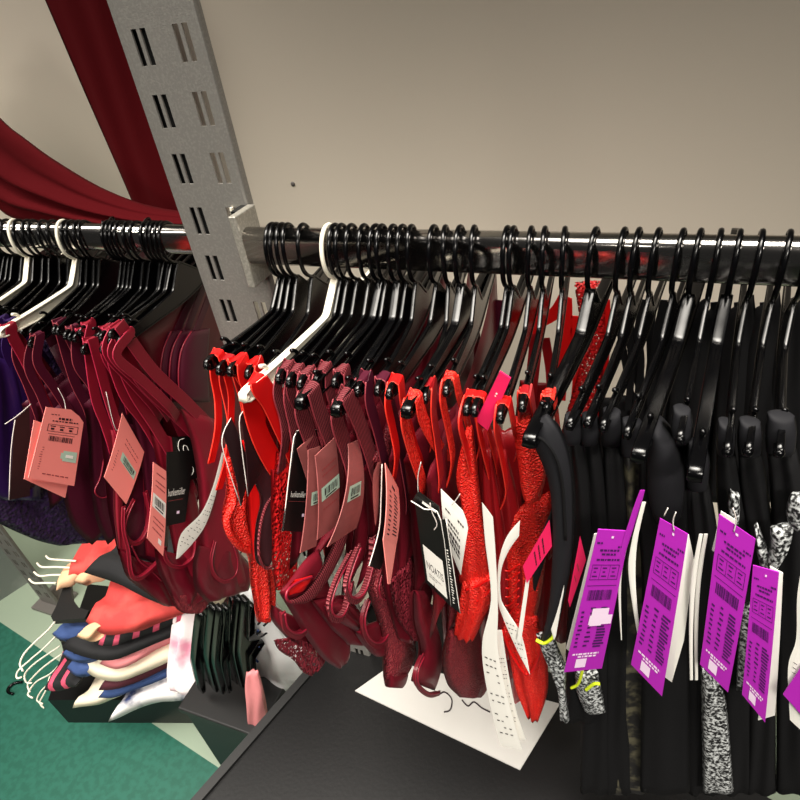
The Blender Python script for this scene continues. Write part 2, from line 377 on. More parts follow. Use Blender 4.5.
# ------------------------------------------------------------------ hangers
def hanger_parts(L, wide=.0052, web=.0022):
    """meshes of one flat plastic hanger in its own plane (x across, y along the arms, -y to the front, origin at the hook centre)"""
    r = .0243
    hp = [V((0, .0178 * math.sin(math.radians(a)) + .002, r * math.cos(math.radians(a)))) for a in range(112, -148, -13)]
    hp = [p for p in hp if p.z > -.0165 or p.y > 0][:] + [V((0, -.0085, -.0185)), V((0, -.0030, -.0225)), V((0, .0015, -.0265))]
    hook = tube_geo(smoothpath(hp, 2), .0018, 8, False, ((1, 0, 0), 1.15))
    up = [(0, -.0235), (.0030, -.0255), (.0085, -.0305), (.0240, -.0450), (.0285, -.0478), (.0350, -.0486), (.060, -.0484), (L * .7, -.0470), (L - .006, -.0450), (L, -.0480)]
    lo = [(L - .003, -.0535), (L * .75, -.0580), (L * .5, -.0620), (.030, -.0665), (0, -.0680)]
    half = up + lo
    out = [V((0, -y, z)) for y, z in half] + [V((0, y, z)) for y, z in reversed(half[1:-1])]
    out = smoothpath(out, 2, True)
    # web between the rims
    n = len(out); vs = [p + V((-web / 2, 0, 0)) for p in out] + [p + V((web / 2, 0, 0)) for p in out]
    # split the web as strips from upper to lower border so it triangulates cleanly
    U = resample(smoothpath([V((0, -y, z)) for y, z in reversed(up)] + [V((0, y, z)) for y, z in up[1:]], 2), 40)
    Lw = resample(smoothpath([V((0, -y, z)) for y, z in lo] + [V((0, y, z)) for y, z in reversed(lo[:-1])], 2), 40)
    wv, wf = [], []
    for a, b in zip(U, Lw):
        wv += [a + V((web / 2, 0, 0)), b + V((web / 2, 0, 0)), a - V((web / 2, 0, 0)), b - V((web / 2, 0, 0))]
    for i in range(39):
        o, q = i * 4, i * 4 + 4
        wf += [(o, o + 1, q + 1, q), (o + 2, q + 2, q + 3, o + 3)]
    rv, rf = [], []; N_ = len(out); hw, ht = wide / 2, .0010
    prof = [(-hw, -.5 * ht), (-hw * .8, -ht), (hw * .8, -ht), (hw, -.5 * ht), (hw, .5 * ht), (hw * .8, ht), (-hw * .8, ht), (-hw, .5 * ht)]
    for i, p in enumerate(out):
        tg = (out[(i + 1) % N_] - out[i - 1]).normalized(); nn = V((1, 0, 0)).cross(tg)
        for q, r_ in prof: rv.append(p + V((q, 0, 0)) + nn * r_)
    for i in range(N_):
        for j in range(8): rf.append((i * 8 + j, i * 8 + (j + 1) % 8, ((i + 1) % N_) * 8 + (j + 1) % 8, ((i + 1) % N_) * 8 + j))
    rim = (rv, rf)
    body = merge([(wv, wf), rim])
    def prong(s):
        p = [V((0, s * (L - .036), -.0470)), V((0, s * (L - .033), -.0415)), V((0, s * (L - .0275), -.0385))]
        a = tube_geo(smoothpath(p, 3), [.0018] * 7, 6)
        return a
    def knob(s):                                # rounded nub closing the arm
        if L > .152:
            return tube_geo([V((0, s * (L - .004), -.0500)), V((0, s * (L - .001), -.0502)), V((0, s * (L + .0005), -.0502)), V((0, s * (L + .0010), -.0502))], [.0032, .0036, .0034, .0022], 8, False, ((1, 0, 0), 1.1))
        c = V((0, s * (L - .001), -.0495)); R_ = .0031
        return tube_geo([c + V((0, s * -R_ * math.cos(PI * k / 8), 0)) for k in range(9)], [max(.0003, R_ * math.sin(PI * k / 8)) for k in range(9)], 12)
    return hook, body, prong(-1), prong(1), knob(-1), knob(1)
def geo_mesh(name, g, m):
    me = bpy.data.meshes.new(name); me.from_pydata([tuple(v) for v in g[0]], [], g[1]); me.update()
    for p in me.polygons: p.use_smooth = True
    me.materials.append(m); return me
HM = {}
def hanger(neck, tip, railc, L, label, m='black', wide=.0052):
    key = (round(L, 3), m, wide)
    if key not in HM:
        g = hanger_parts(L, wide)
        HM[key] = [geo_mesh(nm, q, M[m]) for nm, q in zip(('hook', 'arms', 'strap_prong', 'strap_prong', 'end_knob', 'end_knob'), g)]
    ry, rz = railc
    x0 = at(neck[0], neck[1], y=ry).x
    c = V((x0, ry, rz))
    tp = None
    if tip:
        r = ray(*tip); best = None
        for k in range(4000):
            t = .15 + k * .0002; p = EYE + r * t; d = math.hypot(p.x - c.x, p.y - c.y); e = abs(d - L)
            if p.y < ry and abs(p.z - (rz - .049)) < .06 and (best is None or e < best[0]): best = (e, p)
        tp = best[1] if best else None
    if tp is None: tp = c + V((0, -L, -.049))
    yaw = math.atan2(tp.x - c.x, -(tp.y - c.y))     # turn about the vertical
    yaw = max(-.45, min(.45, yaw))
    tilt = math.atan2(-(tp.z - (rz - .049)), L); tilt = max(-.14, min(.14, tilt))
    o = thing('clothes_hanger', label, 'hanger', c)
    o.rotation_euler = (tilt, 0, yaw)
    for nm, me in zip(('hook', 'arms', 'strap_prong', 'strap_prong', 'end_knob', 'end_knob'), HM[key]):
        q = bpy.data.objects.new(nm, me); COL.objects.link(q); q.parent = o
    R = Matrix.Rotation(yaw, 3, 'Z') @ Matrix.Rotation(tilt, 3, 'X')
    return c + R @ V((0, -(L - .016), -.046)), c + R @ V((0, L - .016, -.046)), o
ORD = ['', 'first', 'second', 'third', 'fourth', 'fifth', 'sixth', 'seventh', 'eighth', 'ninth', 'tenth', 'eleventh', 'twelfth', 'thirteenth', 'fourteenth', 'fifteenth', 'sixteenth', 'seventeenth', 'eighteenth', 'nineteenth', 'twentieth']
ORD += ['twenty-' + x for x in ORD[1:10]] + ['thirtieth'] + ['thirty-' + x for x in ORD[1:10]]
RIGHT = [  # neck x, neck y, tip pixel, half length
 (281, 275, (209, 363), .136), (285, 275, (220, 370), .136), (291, 276, (231, 371), .136), (297, 276, (247, 376), .130), (312, 278, (262, 384), .130),
 (337, 285, (245, 396), .163), (342, 280, (279, 379), .136), (348, 279, (289, 383), .136), (358, 281, (300, 386), .136), (370, 281, (317, 381), .132),
 (381, 282, (300, 404), .160), (387, 282, (335, 383), .132), (398, 283, (336, 412), .160), (407, 284, (357, 393), .134), (416, 284, (377, 393), .130),
 (437, 286, (389, 395), .134), (449, 288, (425, 400), .134), (462, 288, (407, 412), .155), (476, 290, (447, 390), .132), (507, 286, (466, 412), .140), (513, 289, (474, 413), .140),
 (530, 293, (500, 419), .145), (543, 293, (522, 408), .130), (562, 293, (546, 412), .130), (590, 295, (529, 443), .163),
 (618, 285, (570, 425), .145), (632, 285, (588, 423), .140), (650, 290, (603, 428), .140), (673, 292, (626, 437), .140), (690, 290, (638, 458), .163),
 (708, 298, (680, 438), .145), (728, 290, (694, 480), .165), (748, 295, (727, 453), .145), (772, 303, (748, 452), .145), (792, 310, (779, 452), .145)]
TIPS = {}
for i, (nx, ny, tp, L) in enumerate(RIGHT):
    w = (i == 5)
    lab = 'white plastic hanger among the black ones on the right-hand rail, nearest white one to upright' if w else 'black plastic hanger on the right-hand rail, %s from the steel upright' % ORD[i + 1]
    TIPS[i] = hanger((nx, ny), tp, (RY, 1.3507), L, lab, 'white' if w else 'black', .0072 if w else .0085 if i in (24, 29, 31) else .0072 if i in (10, 12, 17) else .0038)
LEFT = [(2, (-70, 320), 13), (6, (-62, 321), 13), (10, (-52, 322), 13), (14, (-44, 323), 13), (23, (-34, 326), 13), (30, (-40, 330), 16), (35, (-16, 326), 13), (44, (-8, 330), 13), (50, (3, 332), 13),
        (60, (8, 350), 15), (69, (18, 338), 13), (78, (0, 334), 155), (83, (27, 337), 13), (88, (29, 357), 145), (95, (50, 337), 12), (100, (54, 338), 12),
        (123, (62, 340), 13), (127, (66, 342), 13), (131, (71, 343), 13), (136, (77, 336), 12), (144, (79, 359), 145), (151, (94, 345), 12), (161, (98, 358), 14), (166, (99, 340), 13), (170, (106, 346), 13), (174, (110, 336), 13), (179, (116, 345), 13)]
nl = len(LEFT); LT = {}
for i, (nx, tp, L) in enumerate(LEFT):
    L = L / 100 if L < 100 else L / 1000
    w = nx in (30, 78)
    k = nl - i
    if w: lab = 'white plastic hanger on the left rail, %s' % ('nearer the upright of two' if nx == 78 else 'at the far left edge')
    else: lab = 'black plastic hanger on the left rail, %s leftward from the steel upright' % ORD[k]
    LT[i] = hanger((nx, 258 + nx * .06), tp, (LY, 1.3210), L, lab, 'white' if w else 'black', .0072 if w else .0038)

# ------------------------------------------------------------------ garments
def bra(label, tip, group=None):
    return thing('bra', label, 'bra', tip, group)
def loop_strap(b, tip, legA, legB, w, m, label=None, gap=.0042, topw=None):
    """strap folded over the hanger arm at `tip`: legA is the near (right) side, legB the far side; pixel paths after the tip"""
    X = tip.x
    top = tip + V((0, 0, .0016))
    pa = [p + V((gap, 0, 0)) for p in PX(X, legA)]
    pb = [p - V((gap, 0, 0)) for p in PX(X, legB)] if legB else [tip + V((-gap, .004, -.02)), tip + V((-gap, .012, -.05))]
    arch = [tip + V((-gap, 0, -.002)), tip + V((-gap * .75, 0, .0006)), top, tip + V((gap * .75, 0, .0006)), tip + V((gap, 0, -.002))]
    for q in (pa, pb):                          # the ends run on into the garment
        q.append(q[-1] + (q[-1] - q[-2]).normalized() * .03 + V((-.007, 0, 0)))
    path = list(reversed(pb)) + arch + pa
    c = smoothpath(path, 6); vs, fs = [], []; last = V((0, -1, 0))
    # width direction: in the hanger plane, across the run of the strap
    ws = []
    for i, p in enumerate(c):
        t = (c[min(i + 1, len(c) - 1)] - c[max(i - 1, 0)]).normalized()
        tt = V((0, t.y, t.z))
        d = V((0, tt.z, -tt.y)) if tt.length > .35 else last.copy()
        if d.length > 1e-6: d.normalize()
        if d.y > 0: d = -d
        last = d; ws.append(d)
    for k in range(4):
        ws = [(ws[max(i - 1, 0)] + ws[i] * 2 + ws[min(i + 1, len(ws) - 1)]).normalized() for i in range(len(ws))]
    th = .0013
    for i, p in enumerate(c):
        t = (c[min(i + 1, len(c) - 1)] - c[max(i - 1, 0)]).normalized(); s = ws[i]; nn = t.cross(s).normalized()
        for a, q in ((-1, -1), (1, -1), (1, 1), (-1, 1)): vs.append(p + s * (a * w / 2) + nn * (q * th / 2))
    for i in range(len(c) - 1):
        for j in range(4):
            k = (j + 1) % 4; fs.append((i * 4 + j, i * 4 + k, i * 4 + 4 + k, i * 4 + 4 + j))
    fs.append((3, 2, 1, 0)); e = len(c) * 4 - 4; fs.append((e, e + 1, e + 2, e + 3))
    so = mesh('strap', vs, fs, m, b, False, label)
    em = {'burgundy_velvet': 'burgedge', 'red_satin': 'rededge', 'red_lace': 'rededge', 'crimson_satin': 'rededge', 'plum_satin': 'maroonedge', 'ribbed_maroon': 'maroonedge', 'maroon_satin': 'maroonedge'}.get(m.name)
    if em:
        for sgn in (-1, 1):
            ed = [p + ws[i] * (sgn * w / 2) for i, p in enumerate(c)]
            ev, ef = tube_geo(ed, .00055, 5); mesh('lit_edging', ev, ef, M[em], so, True)  # strap border, with its lit edge painted as a lighter tone
    return so
def body(b, X, front, m, depth=.11, th=.007, folds=2, amp=.0012, name='cup', dx=0, seed=0):
    """cloth of the garment hanging in the hanger plane; `front` is its visible front edge in pixels"""
    f = [p + V((dx, 0, 0)) for p in PX(X, front)]
    return panel(name, f, [p + V((0, depth, .004)) for p in f], m, b, (1, 0, 0), th, folds, amp, 24, 14, seed=seed)
def shape(b, X, L, R, m, th=.008, folds=1.5, amp=.001, name='cup', dx=0, scallop=0, seed=0, lean=0, label=None):
    return panel(name, [p + V((dx, 0, 0)) for p in PX(X, L)], [p + V((dx, 0, 0)) for p in PX(X, R)], m, b, (1, 0, 0), th, folds, amp, 24, 14, scallop, seed, lean, label)
def fshape(b, Y, L, R, m, th=.010, folds=1.5, amp=.0015, name='cup', scallop=0, seed=0, lean=0, label=None):
    return panel(name, PY(Y, L), PY(Y, R), m, b, (0, -1, 0), th, folds, amp, 24, 14, scallop, seed, lean, label)
def piping(b, X, pts, m, r=.0013, dx=0, name='piping'):
    return tube(name, [p + V((dx, 0, 0)) for p in PX(X, pts)], r, m, b)
def sling(b, X, pts, m, w=.016, dx=.004, name='leg_opening', pm='burgpipe'):
    """a soft band looping round a leg opening: the band stands out from the cloth and is bound with piping along its outer edge"""
    w = .0045
    c = PX(X, pts); mid = sum(c, V()) / len(c)
    p = [q + V((dx - w / 2, 0, 0)) for q in c]
    o = ribbon(name, p, w, M[m], b, th=.0016, wdir=(1, 0, 0))
    inner = [q.lerp(mid, .0) + V((dx - .0006, 0, 0)) + (q - mid).normalized() * .0022 for q in c]
    ribbon('trim_band', inner, .0050, M[m], o, 'X', .0012)
    tube('piping', [q + V((dx, 0, 0)) for q in c], .0009, M[pm], o)
    return o
def fpiping(b, Y, pts, m, r=.0013, name='piping'):
    return tube(name, PY(Y, pts), r, m, b)

def rear_body(b, ft, bk, m, dip=.05, low=.25, y0=.06, seed=0):
    """the wings of the garment strung between the straps: a dark curtain in the hanger plane from mid arm to the rear tip"""
    n = 7; T, Bm = [], []
    for k in range(n):
        u = k / (n - 1); y = ft.y + y0 + (bk.y - ft.y - y0) * u
        x = ft.x + (bk.x - ft.x) * (y - ft.y) / (bk.y - ft.y)
        T.append(V((x, y, bk.z - .010 - dip * 4 * u * (1 - u) - .034 * (1 - u)))); Bm.append(V((x, y, bk.z - low + .02 * math.sin(5 * u))))
    return panel('wing', T, Bm, m, b, (1, 0, 0), .006, 2, .0015, 16, 14, seed=seed)
# ---- left rail: velvet bras, colour running from purple to burgundy
lt = lambda i: LT[i][0]
W15 = .0150
X0 = lt(26).x
b = bra('burgundy velvet bra nearest the steel upright on the left rail, with a wide strap', lt(25))
t = lt(25); X = t.x
loop_strap(b, t, [(150, 370), (184, 402), (214, 432)], [(142, 378), (176, 413), (202, 440)], W15, M['burg'])
shape(b, X, [(178, 408), (190, 440), (196, 480), (198, 520), (202, 560), (212, 590)], [(216, 420), (226, 450), (230, 490), (232, 530), (240, 560), (248, 584)], M['burg'], .016, 1, .002, dx=.002, seed=1)
shape(b, X, [(196, 545), (190, 565), (194, 590), (206, 602)], [(236, 550), (246, 562), (250, 575), (246, 590)], M['burgsatin'], .010, 2.5, .0018, 'brief', .004, seed=2)
sling(b, X, [(210, 540), (206, 560), (210, 573), (220, 579), (230, 573), (232, 560), (228, 545)], 'burg', .014, .010)
b = bra('burgundy velvet bra with two straps crossing behind the pink and black cards', lt(22))
t = lt(22); X = t.x
loop_strap(b, t, [(130, 390), (154, 428), (188, 486)], [(126, 392), (146, 420), (162, 448)], W15 * .95, M['burg'])
shape(b, X, [(150, 430), (158, 470), (166, 510), (172, 545), (178, 580)], [(180, 440), (192, 475), (200, 515), (202, 550), (206, 590)], M['burg'], .012, 1.5, .002, seed=3)
shape(b, X, [(152, 548), (158, 575), (172, 600), (180, 606)], [(204, 560), (212, 580), (210, 596), (196, 602)], M['burgsatin'], .010, 2.6, .0022, 'brief', .003, seed=4)
sling(b, X, [(158, 548), (164, 561), (176, 564), (187, 556), (190, 540)], 'burg', .014, .010)
shape(b, X, [(168, 596), (172, 606), (180, 612), (190, 613)], [(206, 590), (206, 600), (203, 606), (198, 612)], M['maroonlace'], .004, 2, .001, 'lace_trim', .005, .003, seed=6)
b = bra('burgundy velvet bra with looped leg pipings below the single pink card', lt(20))
t = lt(20); X = t.x
loop_strap(b, t, [(104, 392), (113, 420), (124, 452)], [(98, 396), (108, 424), (116, 450)], .0125, M['burg'])
shape(b, X, [(117, 548), (122, 566), (128, 578), (142, 590), (164, 606)], [(152, 566), (172, 562), (186, 572), (184, 596), (176, 606)], M['burgsatin'], .011, 2.5, .0022, 'brief', seed=5)
shape(b, X, [(104, 420), (108, 470), (112, 510), (122, 556)], [(166, 430), (172, 470), (174, 510), (170, 566)], M['plum'], .006, 2, .0015, 'cup', -.006, seed=53)
shape(b, X, [(110, 430), (113, 470), (115, 520), (119, 552)], [(122, 430), (123, 470), (122, 520), (126, 552)], M['burg'], .008, .8, .001, 'side_wing', seed=51)
shape(b, X, [(140, 440), (144, 480), (146, 520), (148, 556)], [(156, 440), (160, 480), (160, 520), (166, 560)], M['burg'], .008, .8, .001, 'side_wing', -.004, seed=52)
sling(b, X, [(117, 506), (117, 528), (122, 548), (124, 565), (127, 574), (135, 574), (146, 565), (154, 556), (158, 545)], 'burg', .018, .012)
sling(b, X, [(131, 500), (124, 516), (122, 530), (128, 540), (136, 540), (143, 530), (146, 512), (142, 492)], 'burg', .014, .006)
piping(b, X, [(128, 545), (136, 560), (146, 568), (158, 580)], M['burgpipe'], .0010, 0.0058)
b = bra('burgundy bra with a short bright strap loop near the middle of the left rail', lt(21))
loop_strap(b, lt(21), [(102, 352), (112, 372), (122, 392)], None, .0115, M['burg'])
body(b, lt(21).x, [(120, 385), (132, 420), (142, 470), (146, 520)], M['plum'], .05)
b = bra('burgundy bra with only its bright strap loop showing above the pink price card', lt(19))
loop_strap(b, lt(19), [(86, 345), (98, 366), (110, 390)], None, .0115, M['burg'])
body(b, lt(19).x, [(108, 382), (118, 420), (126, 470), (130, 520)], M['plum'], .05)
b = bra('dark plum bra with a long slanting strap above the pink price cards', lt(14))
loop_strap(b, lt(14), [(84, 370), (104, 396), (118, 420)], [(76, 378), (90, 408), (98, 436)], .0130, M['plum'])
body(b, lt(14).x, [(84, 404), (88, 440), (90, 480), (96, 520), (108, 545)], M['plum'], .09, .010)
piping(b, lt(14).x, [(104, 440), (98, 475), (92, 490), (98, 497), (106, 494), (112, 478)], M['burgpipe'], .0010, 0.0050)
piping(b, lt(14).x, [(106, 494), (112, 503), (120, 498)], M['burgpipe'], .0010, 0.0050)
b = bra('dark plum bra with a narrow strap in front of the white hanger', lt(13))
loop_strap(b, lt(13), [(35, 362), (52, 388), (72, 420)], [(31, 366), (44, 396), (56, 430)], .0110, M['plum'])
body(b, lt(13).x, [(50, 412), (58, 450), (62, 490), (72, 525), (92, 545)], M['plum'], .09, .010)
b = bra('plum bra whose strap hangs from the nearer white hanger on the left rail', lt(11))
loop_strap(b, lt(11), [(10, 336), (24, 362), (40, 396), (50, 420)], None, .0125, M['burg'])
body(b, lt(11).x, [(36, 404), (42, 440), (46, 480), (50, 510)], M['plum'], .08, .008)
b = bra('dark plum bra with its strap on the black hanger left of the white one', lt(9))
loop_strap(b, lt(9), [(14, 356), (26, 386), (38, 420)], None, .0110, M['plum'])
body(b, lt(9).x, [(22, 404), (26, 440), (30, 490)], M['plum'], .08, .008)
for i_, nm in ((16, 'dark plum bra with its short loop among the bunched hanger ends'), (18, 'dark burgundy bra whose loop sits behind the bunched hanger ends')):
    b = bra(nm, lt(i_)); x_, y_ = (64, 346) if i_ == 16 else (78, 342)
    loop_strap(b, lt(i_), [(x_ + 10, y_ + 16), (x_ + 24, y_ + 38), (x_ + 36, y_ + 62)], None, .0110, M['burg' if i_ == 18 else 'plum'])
for i_ in (9, 11, 13, 14, 16, 18, 19, 20, 21, 22):
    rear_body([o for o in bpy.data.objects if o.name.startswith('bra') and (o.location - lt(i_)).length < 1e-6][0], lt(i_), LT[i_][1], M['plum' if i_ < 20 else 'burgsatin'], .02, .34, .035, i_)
# purple set at the far left
b = bra('purple satin bra at the far left edge of the left rail', lt(8)); X = lt(8).x
loop_strap(b, lt(8), [(4, 346), (14, 372), (24, 404), (32, 436)], None, .0130, M['purple'])
shape(b, X, [(-26, 350), (-24, 420), (-14, 480), (2, 500)], [(14, 362), (30, 420), (40, 470), (40, 500)], M['purple'], .012, 2, .002, seed=8)
b = bra('dark purple lace briefs and bra set drooping over the green floor at left', lt(7)); X = lt(7).x
loop_strap(b, lt(7), [(-6, 346), (2, 380), (10, 420)], None, .0125, M['purple'])
shape(b, X, [(-60, 455), (-40, 500), (0, 524), (36, 540), (60, 546)], [(30, 470), (66, 482), (100, 500), (122, 518), (132, 536)], M['purplelace'], .014, 3, .0035, 'brief', seed=9, lean=.6)
b = bra('violet satin bra cut by the left edge of the picture', lt(5)); X = lt(5).x
loop_strap(b, lt(5), [(-34, 345), (-20, 372), (-8, 400), (2, 430)], None, .0130, M['purple'])
shape(b, X, [(-70, 400), (-60, 450), (-40, 490)], [(0, 395), (10, 430), (20, 470)], M['purple'], .012, 2, .002, seed=10)
for i_ in (5, 7, 8):
    rear_body([o for o in bpy.data.objects if o.name.startswith('bra') and (o.location - lt(i_)).length < 1e-6][0], lt(i_), LT[i_][1], M['purplelace'], .02, .24, .03, i_)
# moulded cups on the rear ends of the last left hangers, seen behind the straps
for k, (i, dx_) in enumerate(((23, 0), (24, 0), (26, 0))):
    t = LT[i][0]; X = LT[i][1].x
    b = bra('plum moulded bra with crescent cups showing behind the straps, %s the upright' % ('third from', 'second from', 'closest to')[k], t)
    loop_strap(b, t, [(at_[0], at_[1]) for at_ in ((104 + 5 * k, 352 + 2 * k), (128 + 6 * k, 380), (150 + 8 * k, 405))], None, .011, M['burg'])
    o = 10 * k
    shape(b, X, [(168 + o, 332), (161 + o * .9, 350), (158 + o * .9, 375), (160 + o * .9, 402)], [(190 + o, 328), (188 + o, 350), (188 + o, 375), (190 + o, 402)], M['plum'], .014, .6, .0008, seed=11 + k)
    piping(b, X, [(170 + o, 331), (162 + o * .9, 350), (159 + o * .9, 375), (161 + o * .9, 402)], M['burgpipe'], .0010, 0.0022)
    ribbon('strap', [LT[i][1], at(176 + o, 332, x=X)], .010, M['plum'], b)

# ---- right rail
rt = lambda i: TIPS[i][0]
# reds beside the upright
b = bra('red bra with a thin front strap nearest the upright on the right-hand rail', rt(0)); t = rt(0); X = t.x
loop_strap(b, t, [(222, 372), (227, 395), (226, 425), (224, 455)], [(218, 376), (222, 400), (222, 430)], .0080, M['red'])
shape(b, X, [(224, 450), (228, 490), (222, 515), (226, 535), (240, 548), (250, 556), (252, 590), (258, 622)], [(246, 440), (252, 480), (254, 520), (258, 545), (266, 560), (272, 580), (274, 600), (270, 622)], M['redlace'], .012, 2, .002, 'cup', scallop=.002, seed=12)
piping(b, X, [(223, 456), (229, 490), (229, 505), (223, 518), (226, 533), (236, 546), (248, 551)], M['redlace'], .0030, .004, 'lace_trim')
b = bra('red bra second from the upright with a narrow strap loop', rt(1)); t = rt(1); X = t.x
loop_strap(b, t, [(232, 376), (239, 400), (245, 432), (249, 470)], [(227, 380), (232, 404), (236, 430)], .0085, M['crimson'])
shape(b, X, [(240, 440), (246, 480), (250, 530), (252, 560)], [(258, 440), (262, 480), (264, 530), (262, 560)], M['red'], .008, 1, .001, seed=13)
b = bra('red bra with a broad bright strap end above the white hanger', rt(2)); t = rt(2); X = t.x
loop_strap(b, t, [(240, 376), (249, 396), (254, 424)], None, .0150, M['red'])
body(b, X, [(250, 420), (256, 460), (260, 510)], M['crimson'], .05, .006)
b = bra('dark brown bra with a long looped band hanging left of the black card', rt(3)); t = rt(3); X = t.x
loop_strap(b, t, [(254, 382), (257, 410), (254, 440)], None, .0120, M['red'])
shape(b, X, [(248, 440), (254, 480), (262, 500), (256, 525), (254, 550), (258, 564), (264, 566)], [(274, 440), (278, 480), (280, 510), (280, 535), (276, 552), (270, 563), (266, 566)], M['darkbrown'], .008, 1, .001, 'band', seed=14)
piping(b, X, [(270, 450), (272, 485), (260, 505), (254, 528), (253, 552), (258, 565), (265, 566), (274, 554), (279, 532), (280, 500)], M['rib'], .0013, .006)
# red bra on the white hanger
b = bra('bright red satin bra with wide straps hanging from the white hanger', rt(5)); t = rt(5); X = t.x
loop_strap(b, t, [(264, 398), (276, 424), (288, 450), (296, 474)], [(256, 402), (264, 432), (276, 458), (290, 480)], .0200, M['red'], gap=.005)
shape(b, X, [(276, 450), (274, 480), (272, 520), (272, 560), (276, 590)], [(292, 464), (296, 500), (298, 550), (296, 580), (294, 592)], M['redeyelet'], .006, 1, .001, seed=15)
shape(b, X, [(274, 470), (274, 500), (274, 530)], [(292, 470), (290, 500), (286, 530)], M['crimson'], .005, 1, .001, 'band', -.003, seed=15)
# ribbed dusty maroon straps
def ribbed(i, label, A, B, w, front, m='rib', bm='maroon', depth=.10):
    b = bra(label, rt(i)); loop_strap(b, rt(i), A, B, w, M[m]); X = rt(i).x
    body(b, X, front, M[bm], depth, .009, 2, .0016, seed=i)
    return b, X
b, X = ribbed(6, 'maroon bra with a stitched strap just right of the white hanger', [(286, 390), (296, 412), (300, 440)], [(282, 392), (288, 416), (290, 440)], .0115, [(290, 430), (290, 470), (292, 520), (290, 570)])
b, X = ribbed(7, 'maroon bra with a zigzag stitched strap, second right of the white hanger', [(296, 392), (304, 420), (310, 450)], [(292, 396), (297, 424), (300, 450)], .0105, [(304, 440), (308, 480), (310, 530), (304, 580)])
b, X = ribbed(8, 'maroon satin bra with its ribbed strap over the tall shaded pink cards', [(306, 396), (315, 422), (322, 450)], None, .0110, [(316, 440), (322, 490), (326, 540), (318, 590)])
b, X = ribbed(9, 'maroon bra with ribbed strap behind the long black hanger end', [(325, 390), (334, 416), (340, 446), (346, 470)], [(319, 392), (326, 420), (331, 448)], .0115, [(340, 450), (346, 500), (346, 550), (340, 600)])
b, X = ribbed(10, 'maroon satin bra with a broad ribbed strap and large smooth panel below', [(314, 408), (324, 434), (332, 460), (334, 486)], [(306, 410), (314, 436), (320, 460)], .0165, [(326, 470), (332, 520), (320, 550), (308, 570)])
shape(b, X, [(276, 592), (284, 606), (300, 632), (320, 658), (336, 668)], [(316, 548), (324, 580), (336, 612), (345, 640), (344, 660)], M['maroon'], .012, .8, .0012, 'brief', .003, seed=21)
shape(b, X, [(330, 522), (322, 545), (307, 572), (292, 590), (278, 597)], [(338, 528), (330, 552), (314, 580), (298, 598), (280, 601)], M['rib'], .005, .5, .0004, 'elastic_band', .010, seed=22)
piping(b, X, [(302, 574), (286, 580), (276, 588), (276, 597), (286, 600), (300, 594), (316, 578), (330, 552), (338, 526)], M['burgpipe'], .0010, 0.0094)
shape(b, X, [(284, 578), (278, 586), (279, 593)], [(304, 573), (300, 580), (294, 588)], M['red'], .004, 1, .0004, 'lining', .008, seed=23)
shape(b, X, [(276, 606), (276, 620), (288, 636), (300, 646)], [(302, 620), (310, 632), (318, 642), (320, 652)], M['maroon'], .010, 1, .001, 'gusset', -.004, seed=24)
shape(b, X, [(272, 640), (278, 650), (292, 660), (302, 672), (310, 676)], [(294, 636), (306, 642), (318, 648), (324, 658), (320, 668)], M['marooneyelet'], .003, 2, .001, 'lace_trim', .001, .003, seed=25)
sling(b, X, [(279, 612), (282, 626), (292, 632), (300, 628), (302, 618), (294, 608)], 'maroon', 0.01, 0.005)
b, X = ribbed(11, 'maroon bra with stitched loop pipings below the shaded pink card, third ribbed strap', [(344, 392), (352, 418), (358, 446), (362, 470)], None, .0105, [(352, 450), (356, 500), (352, 550), (346, 590)])
shape(b, X, [(322, 606), (328, 614), (338, 622), (352, 630), (366, 640)], [(340, 598), (350, 606), (358, 616), (364, 628), (370, 640)], M['maroon'], .010, 1.4, .0014, 'brief', .002, seed=26)
sling(b, X, [(340, 552), (326, 578), (319, 600), (322, 612), (330, 613), (336, 602), (340, 580)], 'rib', 0.014, 0.011)
shape(b, X, [(316, 602), (326, 618), (340, 634), (352, 646)], [(350, 596), (364, 612), (376, 630), (382, 646)], M['maroon'], .008, 1.6, .002, 'brief', -.004, seed=261)
b, X = ribbed(12, 'maroon bra on a long black hanger with very broad ribbed strap', [(352, 416), (362, 442), (372, 476), (382, 512)], [(342, 420), (350, 446), (356, 470)], .0165, [(362, 470), (368, 520), (364, 560), (356, 590)])
sling(b, X, [(362, 536), (361, 562), (354, 586), (346, 595), (338, 592), (336, 580), (342, 560), (348, 545)], 'rib', 0.014, 0.011)
shape(b, X, [(352, 632), (358, 640), (366, 650), (374, 656)], [(380, 618), (388, 630), (388, 642), (384, 654)], M['maroon'], .010, 1.2, .0014, 'brief', .002, seed=27)
sling(b, X, [(359, 598), (354, 616), (357, 632), (366, 640), (375, 637), (380, 624), (378, 606)], 'maroon', 0.014, 0.01)
b, X = ribbed(13, 'maroon bra with a plain dark strap left of the red-orange ones', [(364, 400), (372, 428), (380, 462), (386, 500)], [(359, 404), (365, 430), (370, 460)], .0125, [(372, 460), (378, 510), (382, 560), (380, 600)], 'plum', 'maroonlace')
shape(b, X, [(366, 560), (367, 590), (374, 612), (381, 640), (382, 668), (382, 682)], [(390, 560), (398, 600), (410, 640), (414, 654), (406, 672), (398, 684)], M['maroonlace'], .014, 1.4, .0016, 'brief', .002, seed=28)
shape(b, X, [(383, 672), (383, 680), (383, 686)], [(404, 671), (402, 679), (398, 687)], M['maroon'], .013, .6, .0004, 'hem', .0035, seed=29)
sling(b, X, [(372, 566), (367, 584), (370, 595), (378, 596), (383, 584), (382, 568)], 'maroonlace', 0.014, 0.011)
b, X = ribbed(14, 'maroon satin bra with narrow strap above the pink lettered card', [(386, 400), (392, 426), (398, 460), (404, 500)], None, .0105, [(388, 460), (392, 510), (396, 560), (392, 600)], 'plum', 'maroon')
